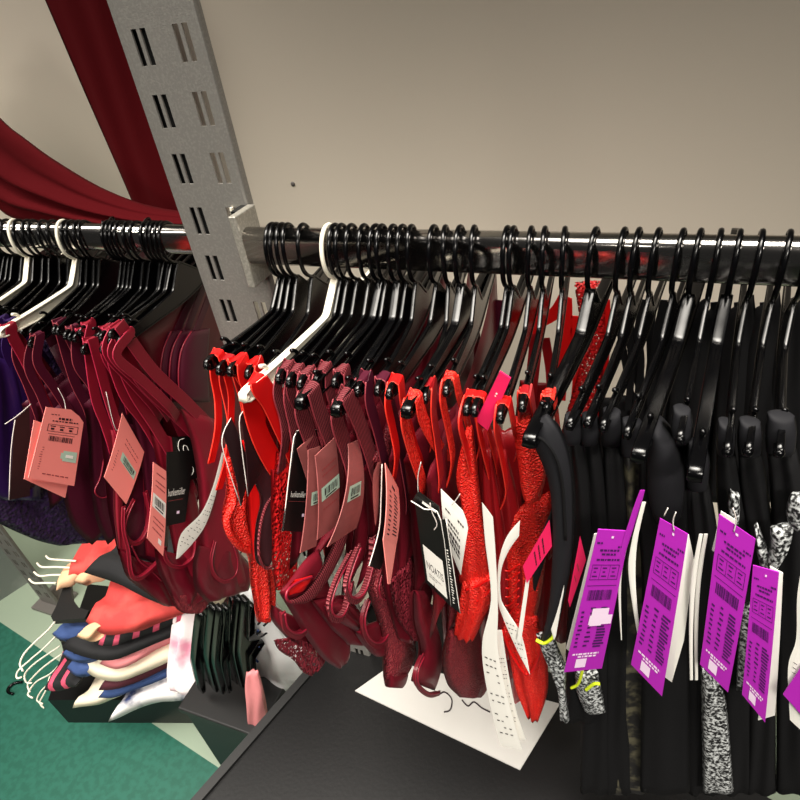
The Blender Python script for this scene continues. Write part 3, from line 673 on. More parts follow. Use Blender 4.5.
shape(b, X, [(386, 580), (389, 608), (398, 626), (410, 640)], [(408, 556), (414, 590), (414, 620), (414, 640)], M['marooneyelet'], .006, 1.5, .0014, 'lace_trim', .004, seed=30)
shape(b, X, [(380, 540), (384, 580), (390, 610), (400, 640)], [(404, 540), (414, 580), (416, 620), (414, 645)], M['maroon'], .006, 1.5, .0014, 'brief', -.001, seed=31)
b, X = ribbed(15, 'maroon satin set with a bright red strap and narrow hanging briefs', [(398, 402), (404, 424), (410, 446), (417, 466)], [(393, 404), (398, 430), (402, 456)], .0100, [(404, 460), (410, 520), (414, 570), (412, 610)], 'red', 'maroon')
shape(b, X, [(410, 590), (412, 620), (418, 650), (412, 668), (408, 680)], [(420, 590), (430, 620), (438, 650), (438, 668), (432, 690)], M['maroon'], .016, .8, .0012, 'brief', .003, seed=32)
sling(b, X, [(414, 654), (408, 668), (409, 682), (420, 691), (431, 690)], 'maroon', 0.008, 0.01)
b, X = ribbed(17, 'orange-red bra with wide strap on a long black hanger', [(416, 414), (426, 434), (442, 458), (462, 486)], [(410, 418), (416, 446), (428, 486)], .0125, [(440, 500), (446, 550), (448, 600), (446, 640)], 'redlace', 'maroonlace')
shape(b, X, [(446, 630), (440, 660), (446, 684), (458, 697)], [(474, 620), (482, 650), (488, 676), (480, 697)], M['maroonlace'], .016, 1.4, .0016, 'brief', .002, seed=33)
b, X = ribbed(16, 'maroon bra with dark strap behind the black card with the white square', [(428, 410), (432, 440), (436, 480)], None, .0110, [(426, 480), (430, 540), (434, 600), (430, 640)], 'crimson', 'maroon')
for i_ in (2, 3, 6, 7, 8, 9, 10, 11, 12, 13, 14, 15, 17):
    rear_body([o for o in bpy.data.objects if o.name.startswith('bra') and (o.location - rt(i_)).length < 1e-6][0], rt(i_), TIPS[i_][1], M['maroon' if i_ > 3 else 'crimson'], .04, .30 if i_ < 8 else .38, .04, i_)
# red lace group in the middle
b = bra('orange-red lace bra with a ruched gathered end beside the white cards', rt(18)); t = rt(18); Y = t.y
loop_strap(b, t, [(454, 396), (462, 420), (468, 450), (472, 490)], [(448, 398), (454, 430), (458, 460)], .0100, M['redlace'])
fshape(b, .325, [(466, 428), (456, 475), (462, 508), (460, 545), (458, 584)], [(472, 428), (478, 475), (482, 508), (488, 545), (492, 584)], M['redlace'], .016, 1.6, .0016, 'cup', seed=34)
fshape(b, .320, [(462, 580), (456, 612), (454, 634)], [(492, 576), (492, 600), (474, 640)], M['redlace'], .018, 3, .0022, 'gathered_end', seed=35)
fpiping(b, .314, [(466, 590), (478, 586), (490, 580), (492, 588), (480, 600), (468, 602)], M['red'], .0014)
b = bra('red bra with twin narrow straps just left of the hot pink ribbon label', rt(19)); t = rt(19)
loop_strap(b, t, [(472, 420), (478, 448), (486, 480), (494, 520)], [(466, 422), (472, 450), (478, 480)], .0075, M['red'])
fshape(b, .345, [(482, 450), (482, 500), (484, 540), (486, 590), (484, 640)], [(492, 450), (500, 500), (506, 540), (508, 590), (504, 640)], M['crimson'], .012, 1.5, .0016, seed=36)
b = bra('red bra with a narrow strap hanging beneath the hot pink ribbon label', rt(20)); t = rt(20)
loop_strap(b, t, [(482, 424), (490, 456), (496, 490), (500, 530)], None, .0070, M['red'])
fshape(b, .350, [(492, 450), (492, 500), (496, 560), (500, 620), (504, 660)], [(506, 450), (518, 500), (524, 560), (526, 620), (520, 660)], M['crimson'], .012, 1.5, .0016, seed=37)
b = bra('red lace bra with netted cup and bright strap right of the hot pink ribbon label', rt(21)); t = rt(21)
loop_strap(b, t, [(508, 424), (514, 446), (519, 474), (523, 515)], [(502, 428), (508, 460), (512, 490)], .0085, M['red'])
fshape(b, .338, [(512, 420), (516, 450), (520, 480), (524, 500)], [(530, 414), (542, 446), (546, 474), (540, 500)], M['redlace'], .018, 1.0, .0016, 'cup', seed=38)
fshape(b, .352, [(498, 520), (496, 560), (498, 600), (508, 640)], [(552, 490), (548, 540), (540, 600), (530, 640)], M['redlace'], .016, 2.2, .0030, 'cup', seed=39)
for k in range(9):                              # ruched elastic rows on the cup side
    fpiping(b, .3415, [(500 + k * .6, 568 + k * 9), (509, 571 + k * 8.6), (520 - k * .3, 564 + k * 8)], M['red'], .0009, 'ruching')
b = bra('red satin bra with long tail of lace hanging down to the deck', rt(22)); t = rt(22)
loop_strap(b, t, [(530, 420), (538, 450), (546, 486)], None, .0095, M['crimson'])
fshape(b, .345, [(500, 625), (508, 655), (516, 690), (528, 716)], [(538, 615), (546, 650), (548, 690), (538, 722)], M['redlace'], .014, 2.2, .0026, 'brief', seed=40)
fpiping(b, .336, [(502, 630), (512, 655), (526, 674), (536, 664), (542, 640)], M['red'], .0016)
fshape(b, .360, [(536, 440), (540, 480), (546, 520), (548, 560)], [(560, 440), (572, 470), (572, 506), (566, 540)], M['crimson'], .012, 1.5, .0016, seed=41)
b = bra('orange-red bra with a short strap end poking past the first black strap', rt(23)); t = rt(23)
loop_strap(b, t, [(552, 424), (556, 450), (562, 478), (570, 503)], None, .0090, M['redlace'])
fshape(b, .330, [(553, 470), (560, 488), (566, 504)], [(561, 470), (568, 486), (572, 502)], M['redlace'], .006, .5, .0003, 'strap_end', seed=42)
for k, (nm, Yq, L_, R_, mm) in enumerate(((18, .44, [(436, 410), (434, 500), (440, 600), (446, 660)], [(486, 410), (486, 500), (484, 600), (482, 660)], 'maroon'), (19, .42, [(476, 430), (478, 520), (480, 600), (484, 680)], [(524, 430), (526, 520), (524, 600), (520, 680)], 'crimson'),
        (21, .43, [(508, 440), (508, 520), (506, 600), (508, 700)], [(552, 440), (554, 520), (550, 600), (546, 700)], 'crimson'), (22, .40, [(532, 440), (530, 540), (528, 640)], [(578, 450), (580, 540), (572, 640)], 'crimson'))):
    b = [o for o in bpy.data.objects if o.name.startswith('bra') and (o.location - rt(nm)).length < 1e-6][0]
    fshape(b, Yq, L_, R_, M[mm], .016, 3, .004, 'wing', seed=140 + k)
# straps going down from the rear ends of the hangers, seen against the wall
def rear(i, label, items):
    b = bra(label, TIPS[i][1])
    for (pts, w, m) in items:
        ribbon('strap', PY(TIPS[i][1].y, pts), w, M[m], b, plane='Y')
    return b
b = rear(24, 'red satin bra hanging at the rear of the rail against the wall', [([(566, 300), (566, 330), (563, 362), (560, 400)], .013, 'red'), ([(576, 316), (575, 345), (577, 380), (572, 420), (566, 450)], .010, 'red')])
fshape(b, TIPS[24][1].y, [(574, 282), (582, 345), (576, 380), (564, 420), (556, 460)], [(607, 280), (606, 340), (602, 380), (596, 420), (590, 470)], M['redeyelet'], .005, 1.5, .002, 'lace_trim', seed=43)
ribbon('strap', PY(TIPS[24][1].y, [(604, 300), (605, 340), (601, 380), (598, 420)]), .012, M['red'], b, plane='Y')
b = rear(22, 'crimson bra at the rear of the rail with a maroon strap', [([(538, 300), (536, 340), (532, 380), (526, 430)], .014, 'crimson'), ([(545, 338), (550, 370), (551, 400), (548, 430)], .010, 'crimson')])
ribbon('strap', PY(TIPS[22][1].y - .012, [(529, 330), (540, 322), (556, 312), (566, 296)]), .0135, M['red'], b, plane='Y')
fshape(b, TIPS[22][1].y + .01, [(520, 380), (516, 410), (512, 450)], [(548, 384), (546, 420), (545, 450)], M['crimson'], .008, 1.2, .001, seed=44)
b = rear(19, 'dark maroon bra at the rear of the rail behind the middle hangers', [([(498, 300), (496, 340), (488, 380)], .012, 'plum'), ([(470, 310), (472, 350), (470, 390)], .013, 'plum')])
fshape(b, TIPS[19][1].y, [(440, 330), (436, 370), (430, 420)], [(480, 330), (482, 380), (486, 430)], M['maroon'], .010, 1.6, .002, seed=45)
b = rear(16, 'maroon satin bra at the rear behind the bunched middle hangers', [([(452, 300), (452, 340), (450, 380)], .013, 'maroon')])
fshape(b, TIPS[16][1].y, [(408, 320), (404, 360), (398, 420)], [(446, 322), (446, 370), (446, 420)], M['maroon'], .010, 1.6, .002, seed=46)
b = rear(10, 'red bra at the rear glimpsed between the bunched hangers', [([(388, 330), (376, 360), (368, 392)], .013, 'crimson'), ([(366, 340), (360, 362), (352, 390)], .012, 'red')])
fshape(b, TIPS[10][1].y, [(330, 330), (326, 370), (320, 420)], [(400, 330), (400, 370), (396, 430)], M['maroon'], .010, 2, .002, seed=47)
for k, (i, pts) in enumerate(((25, [(617, 296), (620, 330), (626, 366), (632, 400)]), (26, [(632, 298), (628, 330), (632, 362), (628, 410)]), (27, [(646, 300), (638, 330), (641, 366), (634, 420)]), (28, [(664, 300), (656, 340), (652, 380), (650, 420)]))):
    b = rear(i, 'black bra at the rear of the rail, %s of the thin black straps from left' % ORD[k + 1], [(pts, .0072, 'navyblack')])
    ribbon('strap', PY(TIPS[i][1].y + .02, [(pts[0][0] + 9, 300), (pts[1][0] + 12, 335), (pts[2][0] + 9, 370), (pts[3][0] + 12, 410)]), .0066, M['navyblack'], b, plane='Y')
    fshape(b, TIPS[i][1].y + .01, [(600 + 14 * k, 398), (598 + 12 * k, 430), (600 + 10 * k, 480)], [(634 + 14 * k, 396), (640 + 12 * k, 430), (640 + 10 * k, 480)], M['navyblack'], .010, 1, .001, seed=50 + k)
for k, (i, xx) in enumerate(((29, 676), (30, 700), (31, 724), (32, 748), (33, 774), (34, 800))):
    b = bra('black bra at the rear of the rail, %s of the dark ones at right' % ORD[k + 1], TIPS[i][1])
    yy = TIPS[i][1].y
    ribbon('strap', PY(yy, [(xx - 8, 302), (xx - 8, 326), (xx - 10, 352)]), .010, M['navyblack'], b, plane='Y')
    fshape(b, yy, [(xx - 20, 318 - 2 * k), (xx - 29, 360), (xx - 34, 420), (xx - 40, 500)], [(xx + 6, 300 - 2 * k), (xx + 10, 350), (xx + 6, 420), (xx + 4, 500)], M['navyblack'], .014, 1.4, .002, seed=60 + k)
# ---- black bras with padded straps, front ends
def black(i, label, w, cap, mcap, low, mlow, yb=None, group=None):
    t = rt(i); b = bra(label, t)
    yb = yb or (t.y + .016 if i == 31 else t.y + .004)
    x, y = cap[0], cap[1]; hw, hh = cap[2], cap[3]
    fshape(b, yb + .004, [(x - hw, y - hh), (x - hw - 2, y), (x - hw - 1, y + hh)], [(x + hw, y - hh + 4), (x + hw + 2, y), (x + hw, y + hh)], M[mcap], .016, .5, .0004, 'padded_strap', seed=i)
    L = [(x - hw - 1, y + hh - 8)] + [p[0] for p in low]; R = [(x + hw, y + hh - 8)] + [p[1] for p in low]
    fshape(b, yb + .010, L, R, M[mlow], .018, 1.4, .0016, 'cup', seed=100 + i)
    return b
b = rt24 = bra('black bra with a broad padded strap on the long hanger right of the reds', rt(24)); t = rt(24)
fshape(b, t.y + .003, [(527, 430), (534, 446), (546, 474), (552, 510), (552, 560), (548, 610), (540, 640)], [(548, 414), (562, 430), (571, 460), (574, 500), (572, 560), (562, 610), (553, 640)], M['cupblack'], .016, .7, .0010, 'padded_strap', seed=70)
fpiping(b, t.y - .007, [(531, 436), (543, 440), (556, 458), (563, 488), (566, 540)], M['navyblack'], .0010)
fshape(b, t.y + .01, [(536, 634), (542, 650), (552, 672), (558, 690), (560, 720)], [(554, 636), (560, 652), (566, 668), (566, 690), (570, 720)], M['blackprint'], .014, 1, .001, 'printed_wing', seed=71)
fpiping(b, t.y - .002, [(536, 640), (544, 643), (552, 638), (554, 634)], M['neon'], .0016)
fshape(rt24, .312, [(541, 534), (533, 560), (533, 588)], [(553, 506), (553, 530), (536, 590)], M['navyblack'], .006, .5, .0005, 'cup_lining', seed=171)
b = black(25, 'black bra with small padded strap, first right of the long strapped one', .013, (573, 428, 8, 14), 'cupblack', [((570, 480), (590, 480)), ((572, 560), (594, 560)), ((566, 640), (592, 640)), ((566, 720), (596, 720))], 'navyblack')
b = black(26, 'black bra with small padded strap, second right of the long strapped one', .013, (590, 428, 8, 15), 'cupblack', [((584, 480), (606, 480)), ((586, 560), (612, 560)), ((582, 640), (610, 640)), ((580, 792), (612, 792))], 'navyblack')
fshape(b, rt(26).y + .002, [(574, 668), (576, 690), (584, 710)], [(598, 672), (602, 690), (606, 712)], M['blackprint'], .014, 1, .001, 'printed_wing', seed=72)
fpiping(b, rt(26).y - .008, [(571, 688), (578, 684), (582, 672), (583, 664)], M['neon'], .0014)
fpiping(b, rt(26).y - .008, [(586, 690), (594, 684), (600, 684)], M['neon'], .0016)
b = black(27, 'black bra with navy padded strap over the first purple card', .013, (612, 426, 9, 18), 'cupblack', [((604, 480), (626, 480)), ((606, 540), (630, 540)), ((604, 640), (632, 640)), ((604, 792), (632, 792))], 'navyblack')
b = black(28, 'black bra with a moulded end behind the second purple card', .013, (632, 436, 10, 18), 'cupblack', [((622, 480), (648, 480)), ((624, 540), (652, 540)), ((612, 610), (650, 640)), ((610, 792), (646, 792))], 'camo')
b = bra('black bra with a large smooth moulded cup facing the aisle', rt(29)); t = rt(29)
fshape(b, t.y + .022, [(648, 420), (646, 450), (646, 480), (650, 505), (656, 520)], [(660, 420), (676, 438), (684, 460), (686, 485), (682, 515)], M['cupblack'], .030, .3, .0008, 'cup', seed=73)
fshape(b, t.y + .024, [(640, 455), (638, 520), (642, 600), (640, 792)], [(690, 470), (690, 540), (690, 620), (690, 792)], M['navyblack'], .016, 1.4, .0014, 'band', seed=74)
b = black(30, 'black bra with padded strap just right of the large moulded cup', .013, (682, 424, 9, 18), 'cupblack', [((676, 470), (700, 470)), ((680, 540), (704, 540)), ((684, 640), (708, 640)), ((684, 792), (708, 792))], 'navyblack')
b = black(31, 'black bra with wide padded strap on the longest right-hand hanger', .015, (698, 464, 10, 24), 'cupblack', [((690, 520), (716, 520)), ((694, 580), (722, 580)), ((694, 660), (724, 660)), ((694, 792), (724, 792))], 'navyblack')
b = black(32, 'black bra with white printed wing beside the tallest purple card', .013, (726, 436, 8, 17), 'cupblack', [((716, 490), (742, 490)), ((722, 560), (754, 560)), ((720, 640), (752, 640)), ((720, 792), (752, 792))], 'navyblack')
fshape(b, rt(32).y - .002, [(730, 490), (728, 508), (734, 520)], [(740, 496), (740, 512), (738, 524)], M['blackprint'], .010, 1, .001, 'printed_wing', seed=75)
fshape(b, rt(32).y - .004, [(701, 664), (701, 690), (703, 792)], [(716, 684), (726, 700), (734, 792)], M['blackprint'], .012, 1, .001, 'printed_band', seed=76)
fshape(b, rt(32).y - .002, [(741, 610), (738, 650), (736, 690)], [(752, 600), (752, 650), (754, 690)], M['blackprint'], .010, 1, .001, 'printed_wing', seed=77)
b = black(33, 'black bra with padded strap, second from the right edge of the rail', .013, (750, 436, 11, 18), 'cupblack', [((740, 490), (768, 490)), ((748, 560), (776, 560)), ((748, 640), (776, 640)), ((746, 792), (776, 792))], 'navyblack')
fshape(b, rt(33).y - .004, [(754, 526), (756, 548), (760, 566)], [(758, 524), (768, 548), (778, 570)], M['blackprint'], .010, 1, .001, 'printed_wing', seed=78)
b = black(34, 'black bra with broad padded strap at the right edge of the picture', .015, (781, 432, 14, 20), 'cupblack', [((770, 490), (806, 490)), ((772, 560), (812, 560)), ((776, 640), (816, 640)), ((776, 792), (816, 792))], 'navyblack')
fshape(b, rt(34).y - .006, [(770, 527), (770, 548), (764, 566)], [(795, 524), (790, 545), (776, 572)], M['blackprint'], .012, 1, .001, 'printed_wing', seed=79)
fshape(b, rt(34).y - .004, [(790, 496), (786, 512), (790, 528)], [(806, 494), (806, 512), (802, 524)], M['blackprint'], .012, 1, .001, 'printed_wing', seed=80)

# ------------------------------------------------------------------ hang tags
class Card:
    """a thin card stretched between four corner points, gently bowed; (u, v) addresses its face"""
    def __init__(s, c, bow=0.0, th=.0007):
        s.c = [V(p) for p in c]; s.bow = bow; s.th = th
        n = (s.c[1] - s.c[0]).cross(s.c[3] - s.c[0]).normalized()
        if n.dot(EYE - s.c[0]) < 0: n = -n
        s.n = n
    def p(s, u, v, off=0):
        a = s.c[0].lerp(s.c[1], u); b = s.c[3].lerp(s.c[2], u)
        return a.lerp(b, v) + s.n * (off + s.bow * 4 * v * (1 - v))
    def grid(s, name, m, parent, cut=(0, 0, 0, 0)):
        R, Cn = 14, 8; h = s.th / 2; vs, fs = [], []
        for side in (h, -h):
            for i in range(R):
                v = i / (R - 1)
                for j in range(Cn):
                    u = j / (Cn - 1)
                    lo = cut[0] * max(0, 1 - v / .12); hi = 1 - cut[1] * max(0, 1 - v / .12)
                    vs.append(s.p(lo + (hi - lo) * u, v, side))
        n = R * Cn
        for i in range(R - 1):
            for j in range(Cn - 1):
                a = i * Cn + j; fs += [(a, a + 1, a + Cn + 1, a + Cn), (a + n + Cn, a + n + Cn + 1, a + n + 1, a + n)]
        ring = list(range(Cn)) + [i * Cn + Cn - 1 for i in range(1, R)] + [(R - 1) * Cn + j for j in range(Cn - 2, -1, -1)] + [i * Cn for i in range(R - 2, 0, -1)]
        for a, b in zip(ring, ring[1:] + ring[:1]): fs.append((b, a, a + n, b + n))
        return mesh(name, vs, fs, m, parent, False)
    def marks(s, name, rects, m, parent, off=None):
        vs, fs = [], []; o = s.th / 2 + .0003 if off is None else off
        for (u0, v0, u1, v1) in rects:
            k = max(1, int((v1 - v0) / .08)); 
            for q in range(k):
                a, b = v0 + (v1 - v0) * q / k, v0 + (v1 - v0) * (q + 1) / k
                i = len(vs); vs += [s.p(u0, a, o), s.p(u1, a, o), s.p(u1, b, o), s.p(u0, b, o)]; fs.append((i, i + 1, i + 2, i + 3))
        return mesh(name, vs, fs, m, parent, False)
    def text(s, name, txt, u0, v0, u1, v1, m, parent, rot=0):
        cu = bpy.data.curves.new('lettering', 'FONT'); cu.body = txt; cu.resolution_u = 2
        ob = bpy.data.objects.new('lettering', cu); me = bpy.data.meshes.new_from_object(ob)
        bpy.data.objects.remove(ob); bpy.data.curves.remove(cu)
        xs = [v.co.x for v in me.vertices]; ys = [v.co.y for v in me.vertices]
        x0, x1, y0, y1 = min(xs), max(xs), min(ys), max(ys); off = parent_loc(parent)
        for v in me.vertices:
            a, b = (v.co.x - x0) / (x1 - x0), 1 - (v.co.y - y0) / (y1 - y0)
            if rot == 1: a, b = 1 - b, a
            if rot == -1: a, b = b, 1 - a
            v.co = s.p(u0 + (u1 - u0) * a, v0 + (v1 - v0) * b, s.th / 2 + .0004) - off
        me.name = name; return link(name, me, m, parent, False)
def words(rs, u0, u1, v, h):
    out = []; u = u0
    while u < u1:
        w = rs.uniform(.04, .11); out.append((u, v, min(u + w, u1), v + h * 1.35)); u += w + .025
    return out
def column(rs, u0, u1, v0, v1, n, h):
    return [(u0 + rs.uniform(0, .04), v0 + (v1 - v0) * k / n, u1 - rs.uniform(0, .35) * (u1 - u0), v0 + (v1 - v0) * k / n + h) for k in range(n)]
def bars(rs, u0, v0, u1, v1):
    out = []; u = u0
    while u < u1 - .01:
        w = rs.choice((.008, .008, .016, .024)); out.append((u, v0, min(u + w, u1), v1)); u += w + rs.choice((.008, .012, .018))
    return out
def frame(u0, v0, u1, v1, a, b):
    return [(u0, v0, u1, v0 + b), (u0, v1 - b, u1, v1), (u0, v0, u0 + a, v1), (u1 - a, v0, u1, v1)]
def price_tag(label, corners, m, ink=None, style=None, bow=0, cut=(0, 0), string=None, seed=0, group=None, th=.0007):
    t = thing('price_tag', label, 'price tag', corners[0], group); c = Card(corners, bow, th); rs = random.Random(seed + 5)
    c.grid('card', M[m], t, (cut[0], cut[1], 0, 0))
    I = M[ink] if ink else None
    if style == 'purple':
        r = words(rs, .08, .26, .065, .008) + words(rs, .74, .95, .085, .008) + words(rs, .22, .80, .105, .009) + words(rs, .30, .72, .128, .009) + words(rs, .18, .86, .160, .009)
        r += frame(.10, .195, .90, .290, .012, .004) + [(.36, .2, .37, .285), (.63, .2, .64, .285)]
        for k in range(3): r += [(.15 + .27 * k, .212, .28 + .27 * k, .220), (.17 + .27 * k, .236, .25 + .27 * k, .244), (.15 + .27 * k, .262, .30 + .27 * k, .270)]
        r += [(.08, .325, .92, .329)]
        r += column(rs, .60, .90, .475, .80, 14, .014) + column(rs, .34, .50, .475, .80, 9, .014) + column(rs, .08, .22, .50, .80, 9, .014)
        c.marks('print', r, I, t)
        c.marks('barcode', bars(rs, .16, .355, .84, .425), I, t)
        c.marks('white_print', words(rs, .12, .82, .835, .011) + words(rs, .28, .76, .858, .011) , M['inkw'], t)
        c.marks('pale_square', [(.26, .885, .54, .965)], M['inkw'], t)
        c.marks('eyelet', [(.48, .030, .55, .042)], M['inkw'], t)
    elif style == 'pink':
        r = words(rs, .16, .36, .085, .008) + words(rs, .36, .70, .125, .022) + words(rs, .22, .86, .170, .012) + frame(.14, .225, .88, .325, .012, .006)
        for k in range(3): r += [(.20 + .22 * k, .245, .32 + .22 * k, .258), (.22 + .22 * k, .275, .30 + .22 * k, .300)]
        r += [(.18, .355, .82, .360)]
        c.marks('print', r, I, t); c.marks('barcode', bars(rs, .22, .385, .78, .455), I, t)
        c.marks('faint_print', column(rs, .10, .18, .55, .88, 10, .008) + words(rs, .25, .82, .90, .010), M['inkr'], t)
    elif style == 'label':                      # pale barcode label stuck on
        L = c.marks('barcode_label', [seed_rect], M['sticker'] if m != 'paperpink' else M['paperwhite'], t) if False else None
    return t, c, rs
def sub_label(c, t, rs, u0, v0, u1, v1, m='sticker'):
    l = c.marks('barcode_label', [(u0, v0, u1, v1)], M[m], t)
    du, dv = (u1 - u0), (v1 - v0); o = c.th / 2 + .0006
    rr = []
    u = u0 + du * .15
    while u < u1 - du * .15:
        w = du * rs.choice((.02, .03, .06)); rr.append((u, v0 + dv * .18, u + w, v1 - dv * .3)); u += w + du * rs.choice((.025, .04))
    rr.append((u0 + du * .2, v1 - dv * .2, u1 - du * .2, v1 - dv * .1))
    c.marks('barcode', rr, M['ink'], l, o)
def cord(t, pts, r=.0004): return tube('string', pts, r, M['string'], t, 4, 5)
def strip(label, L, R, m='paperwhite', th=.0009, print_rows=None, plane=None, name='care_label', cat='label'):
    """a limp curling paper or satin label between two border lines"""
    t = thing(name, label, cat, L[0])
    D = (R[len(R) // 2] - L[len(L) // 2]).cross(L[-1] - L[0])
    if D.length < 1e-7: D = V((0, -1, 0))
    D.normalize()
    if D.dot(EYE - L[0]) < 0: D = -D
    pq = panel('paper', L, R, M[m], t, D, th, 0, 0, 40, 6)
    for q in pq.data.polygons: q.use_smooth = False
    if print_rows:
        l = resample(smoothpath(L, 5), 60); r = resample(smoothpath(R, 5), 60); vs, fs = [], []; rs = random.Random(3)
        for (a, b) in print_rows:
            k = int(a * 58)
            while k < b * 58:
                for q in range(3):
                    u0 = .15 + .25 * q + rs.random() * .05; u1 = u0 + rs.uniform(.08, .16)
                    if rs.random() < .45: continue
                    i = len(vs); o = D * (th / 2 + .0006)
                    vs += [l[k].lerp(r[k], u0) + o, l[k].lerp(r[k], u1) + o, l[k].lerp(l[k + 1], .3).lerp(r[k].lerp(r[k + 1], .3), u1) + o, l[k].lerp(l[k + 1], .3).lerp(r[k].lerp(r[k + 1], .3), u0) + o]
                    fs.append((i, i + 1, i + 2, i + 3))
                k += 2
        mesh('print', vs, fs, M['ink'], t, False)
    return t
# left: pink cards among the burgundy
xa = lt(17).x
t, c, rs = price_tag('large pink price card behind the front one, only its lower corner showing', PX(xa - .004, [(34, 420), (78, 436), (65, 498), (24, 479)]), 'paperpink', seed=1)
t, c, rs = price_tag('pink price card with a pale green sticker hanging under plum straps', PX(xa, [(46, 407), (85, 411), (74, 486), (28, 478)]), 'paperpink', 'ink', 'pink', 0, (0, .38), seed=2)
c.marks('green_sticker', [(.62, .56, .95, .70)], M['sticker'], t); c.marks('green_sticker', [(.57, .59, .62, .67)], M['sticker'], t)
c.marks('white_smudge', [(.68, .61, .86, .65)], M['paperwhite'], t, c.th / 2 + .0007)
cord(t, PX(xa, [(66, 411), (64, 400), (58, 388)]))
xa = lt(21).x + .004
t, c, rs = price_tag('tilted pink price card with grey barcode label between burgundy straps', PX(xa, [(122, 413), (144, 452), (126, 504), (104, 477)]), 'paperpink', 'inkr', None, .002, seed=3)
sub_label(c, t, rs, .30, .44, .92, .58); c.marks('print', column(rs, .12, .2, .5, .85, 8, .01) + words(rs, .3, .85, .22, .01) + words(rs, .3, .85, .30, .01), M['inkr'], t)
cord(t, PX(xa, [(124, 418), (116, 430), (106, 392)]))
xa = lt(22).x + .013
t, c, rs = price_tag('upright pink price card with white barcode label, left of a black card', PX(xa, [(153, 462), (166, 471), (163, 556), (147, 538)]), 'paperpink', 'inkr', None, .002, seed=4)
sub_label(c, t, rs, .06, .38, .96, .56, 'paperwhite'); c.marks('print', words(rs, .25, .9, .10, .012) + words(rs, .2, .9, .2, .012) + words(rs, .2, .9, .26, .012) + words(rs, .2, .9, .66, .012) + words(rs, .2, .9, .72, .012) + words(rs, .2, .8, .80, .012), M['inkr'], t)
c.marks('white_print', [(.6, .86, .8, .92)], M['paperwhite'], t)
t, c, rs = price_tag('black card printed with small white lettering, right of the upright pink card', PX(xa - .001, [(166.5, 452), (194, 450), (185, 522), (166.5, 526)]), 'paperblack', 'inkw', None, 0, seed=5)
c.text('lettering', 'hunkemöller', .06, .50, .80, .60, M['paperwhite'], t); c.marks('rule', [(.04, .66, .72, .665)], M['inkr'], t); c.marks('print', [(.48, .82, .62, .86)], M['inkw'], t)
t, c, rs = price_tag('black card with a white scroll emblem under a burgundy strap', PX(lt(22).x + .010, [(172, 437), (193, 436), (197, 478), (176, 484)]), 'paperblack', None, None, 0, seed=6)
pe = lambda q: [c.p(a, b, .0009) for a, b in q]
tube('emblem', pe([(.55, .04), (.30, .08), (.22, .22), (.32, .36), (.52, .42), (.68, .34), (.62, .22), (.48, .20), (.46, .32), (.60, .46)]), .0005, M['paperwhite'], t, 5, 5)
tube('emblem', pe([(.80, .66), (.62, .62), (.52, .72), (.58, .86), (.76, .88), (.84, .76), (.74, .66)]), .0005, M['paperwhite'], t, 5, 5)
X = lt(25).x + .013
t = strip('long white care label curling down to the left beside the red lace', PX(X, [(222, 452), (213, 486), (201, 513), (181, 534), (176, 559)]), PX(X, [(224, 455), (216, 494), (206, 524), (193, 543), (179, 558)]), 'paperwhite', .0008, [(.35, .9)])
xa = lt(15).x
t, c, rs = price_tag('dark card with a pale rim left of the pink card with green sticker', PX(xa, [(14, 420), (29, 407), (30, 496), (9, 500)]), 'paperdark', None, None, .001, seed=31)
tube('edge', PX(xa + .0006, [(31, 404), (17, 416), (5, 424)]), .0005, M['string'], t, 3, 5); tube('edge', PX(xa + .0006, [(15, 420), (11, 450), (9, 500)]), .0005, M['string'], t, 3, 5)
# middle: black cards, and pink ones with shade put into their colour
X = rt(3).x + .010
t, c, rs = price_tag('dark card with a pale edge hanging under the leftmost red straps', PX(X, [(223, 434), (231, 418), (250, 472), (241, 506)]), 'paperdark', None, None, .002, seed=7)
tube('edge', PX(X, [(231, 418), (223, 434), (224, 454), (241, 506)]), .0004, M['string'], t, 3, 5)
t, c, rs = price_tag('second dark pale-edged card beside the white hanger end', PX(X + .006, [(240, 416), (250, 407), (262, 470), (248, 496)]), 'paperdark', None, None, .002, seed=8)
tube('edge', PX(X + .006, [(250, 407), (240, 416), (241, 442), (248, 496)]), .0004, M['string'], t, 3, 5)
X = rt(8).x + .007
t, c, rs = price_tag('tall black card with white lettering hanging left of the shaded pink cards', PX(X, [(296, 431), (317, 430), (307, 532), (282, 531)]), 'paperblack', None, None, 0, seed=9)
c.text('lettering', 'hunkemöller', .12, .60, .74, .66, M['paperwhite'], t); c.marks('rule', [(.06, .70, .9, .703)], M['inkr'], t); c.marks('print', [(.68, .82, .78, .85)], M['inkw'], t)
tube('edge', PX(X, [(317, 430), (297, 431), (291, 460), (283, 530)]), .0004, M['string'], t, 3, 5)
t, c, rs = price_tag('small shaded pink card corner peeking over the tall black card', PX(X + .004, [(297, 449), (313, 435), (320, 470), (307, 480)]), 'paperpink_shade', None, None, 0, seed=10)
t, c, rs = price_tag('shaded pink card with torn-looking barcode label behind the largest shaded pink card', PX(X + .007, [(308, 450), (320, 446), (316, 546), (300, 553)]), 'paperpink_shade', None, None, .002, seed=11)
sub_label(c, t, rs, .3, .42, 1.0, .55)
t, c, rs = price_tag('largest shaded pink price card with a grey barcode label in the middle', PX(rt(10).x + .009, [(315, 456), (335, 437), (338, 524), (317, 540)]), 'paperpink_shade', 'inkr', None, .002, seed=12)
sub_label(c, t, rs, .12, .40, 1.0, .56); c.marks('print', words(rs, .2, .9, .2, .012) + words(rs, .2, .9, .27, .012) + words(rs, .2, .9, .66, .012), M['inkr'], t)
t, c, rs = price_tag('curved shaded pink price card with barcode label right of the largest one', PX(rt(11).x + .012, [(348, 444), (358, 440), (356, 528), (327, 547)]), 'paperpink_shade', None, None, .006, seed=13)
sub_label(c, t, rs, .15, .42, .8, .58)
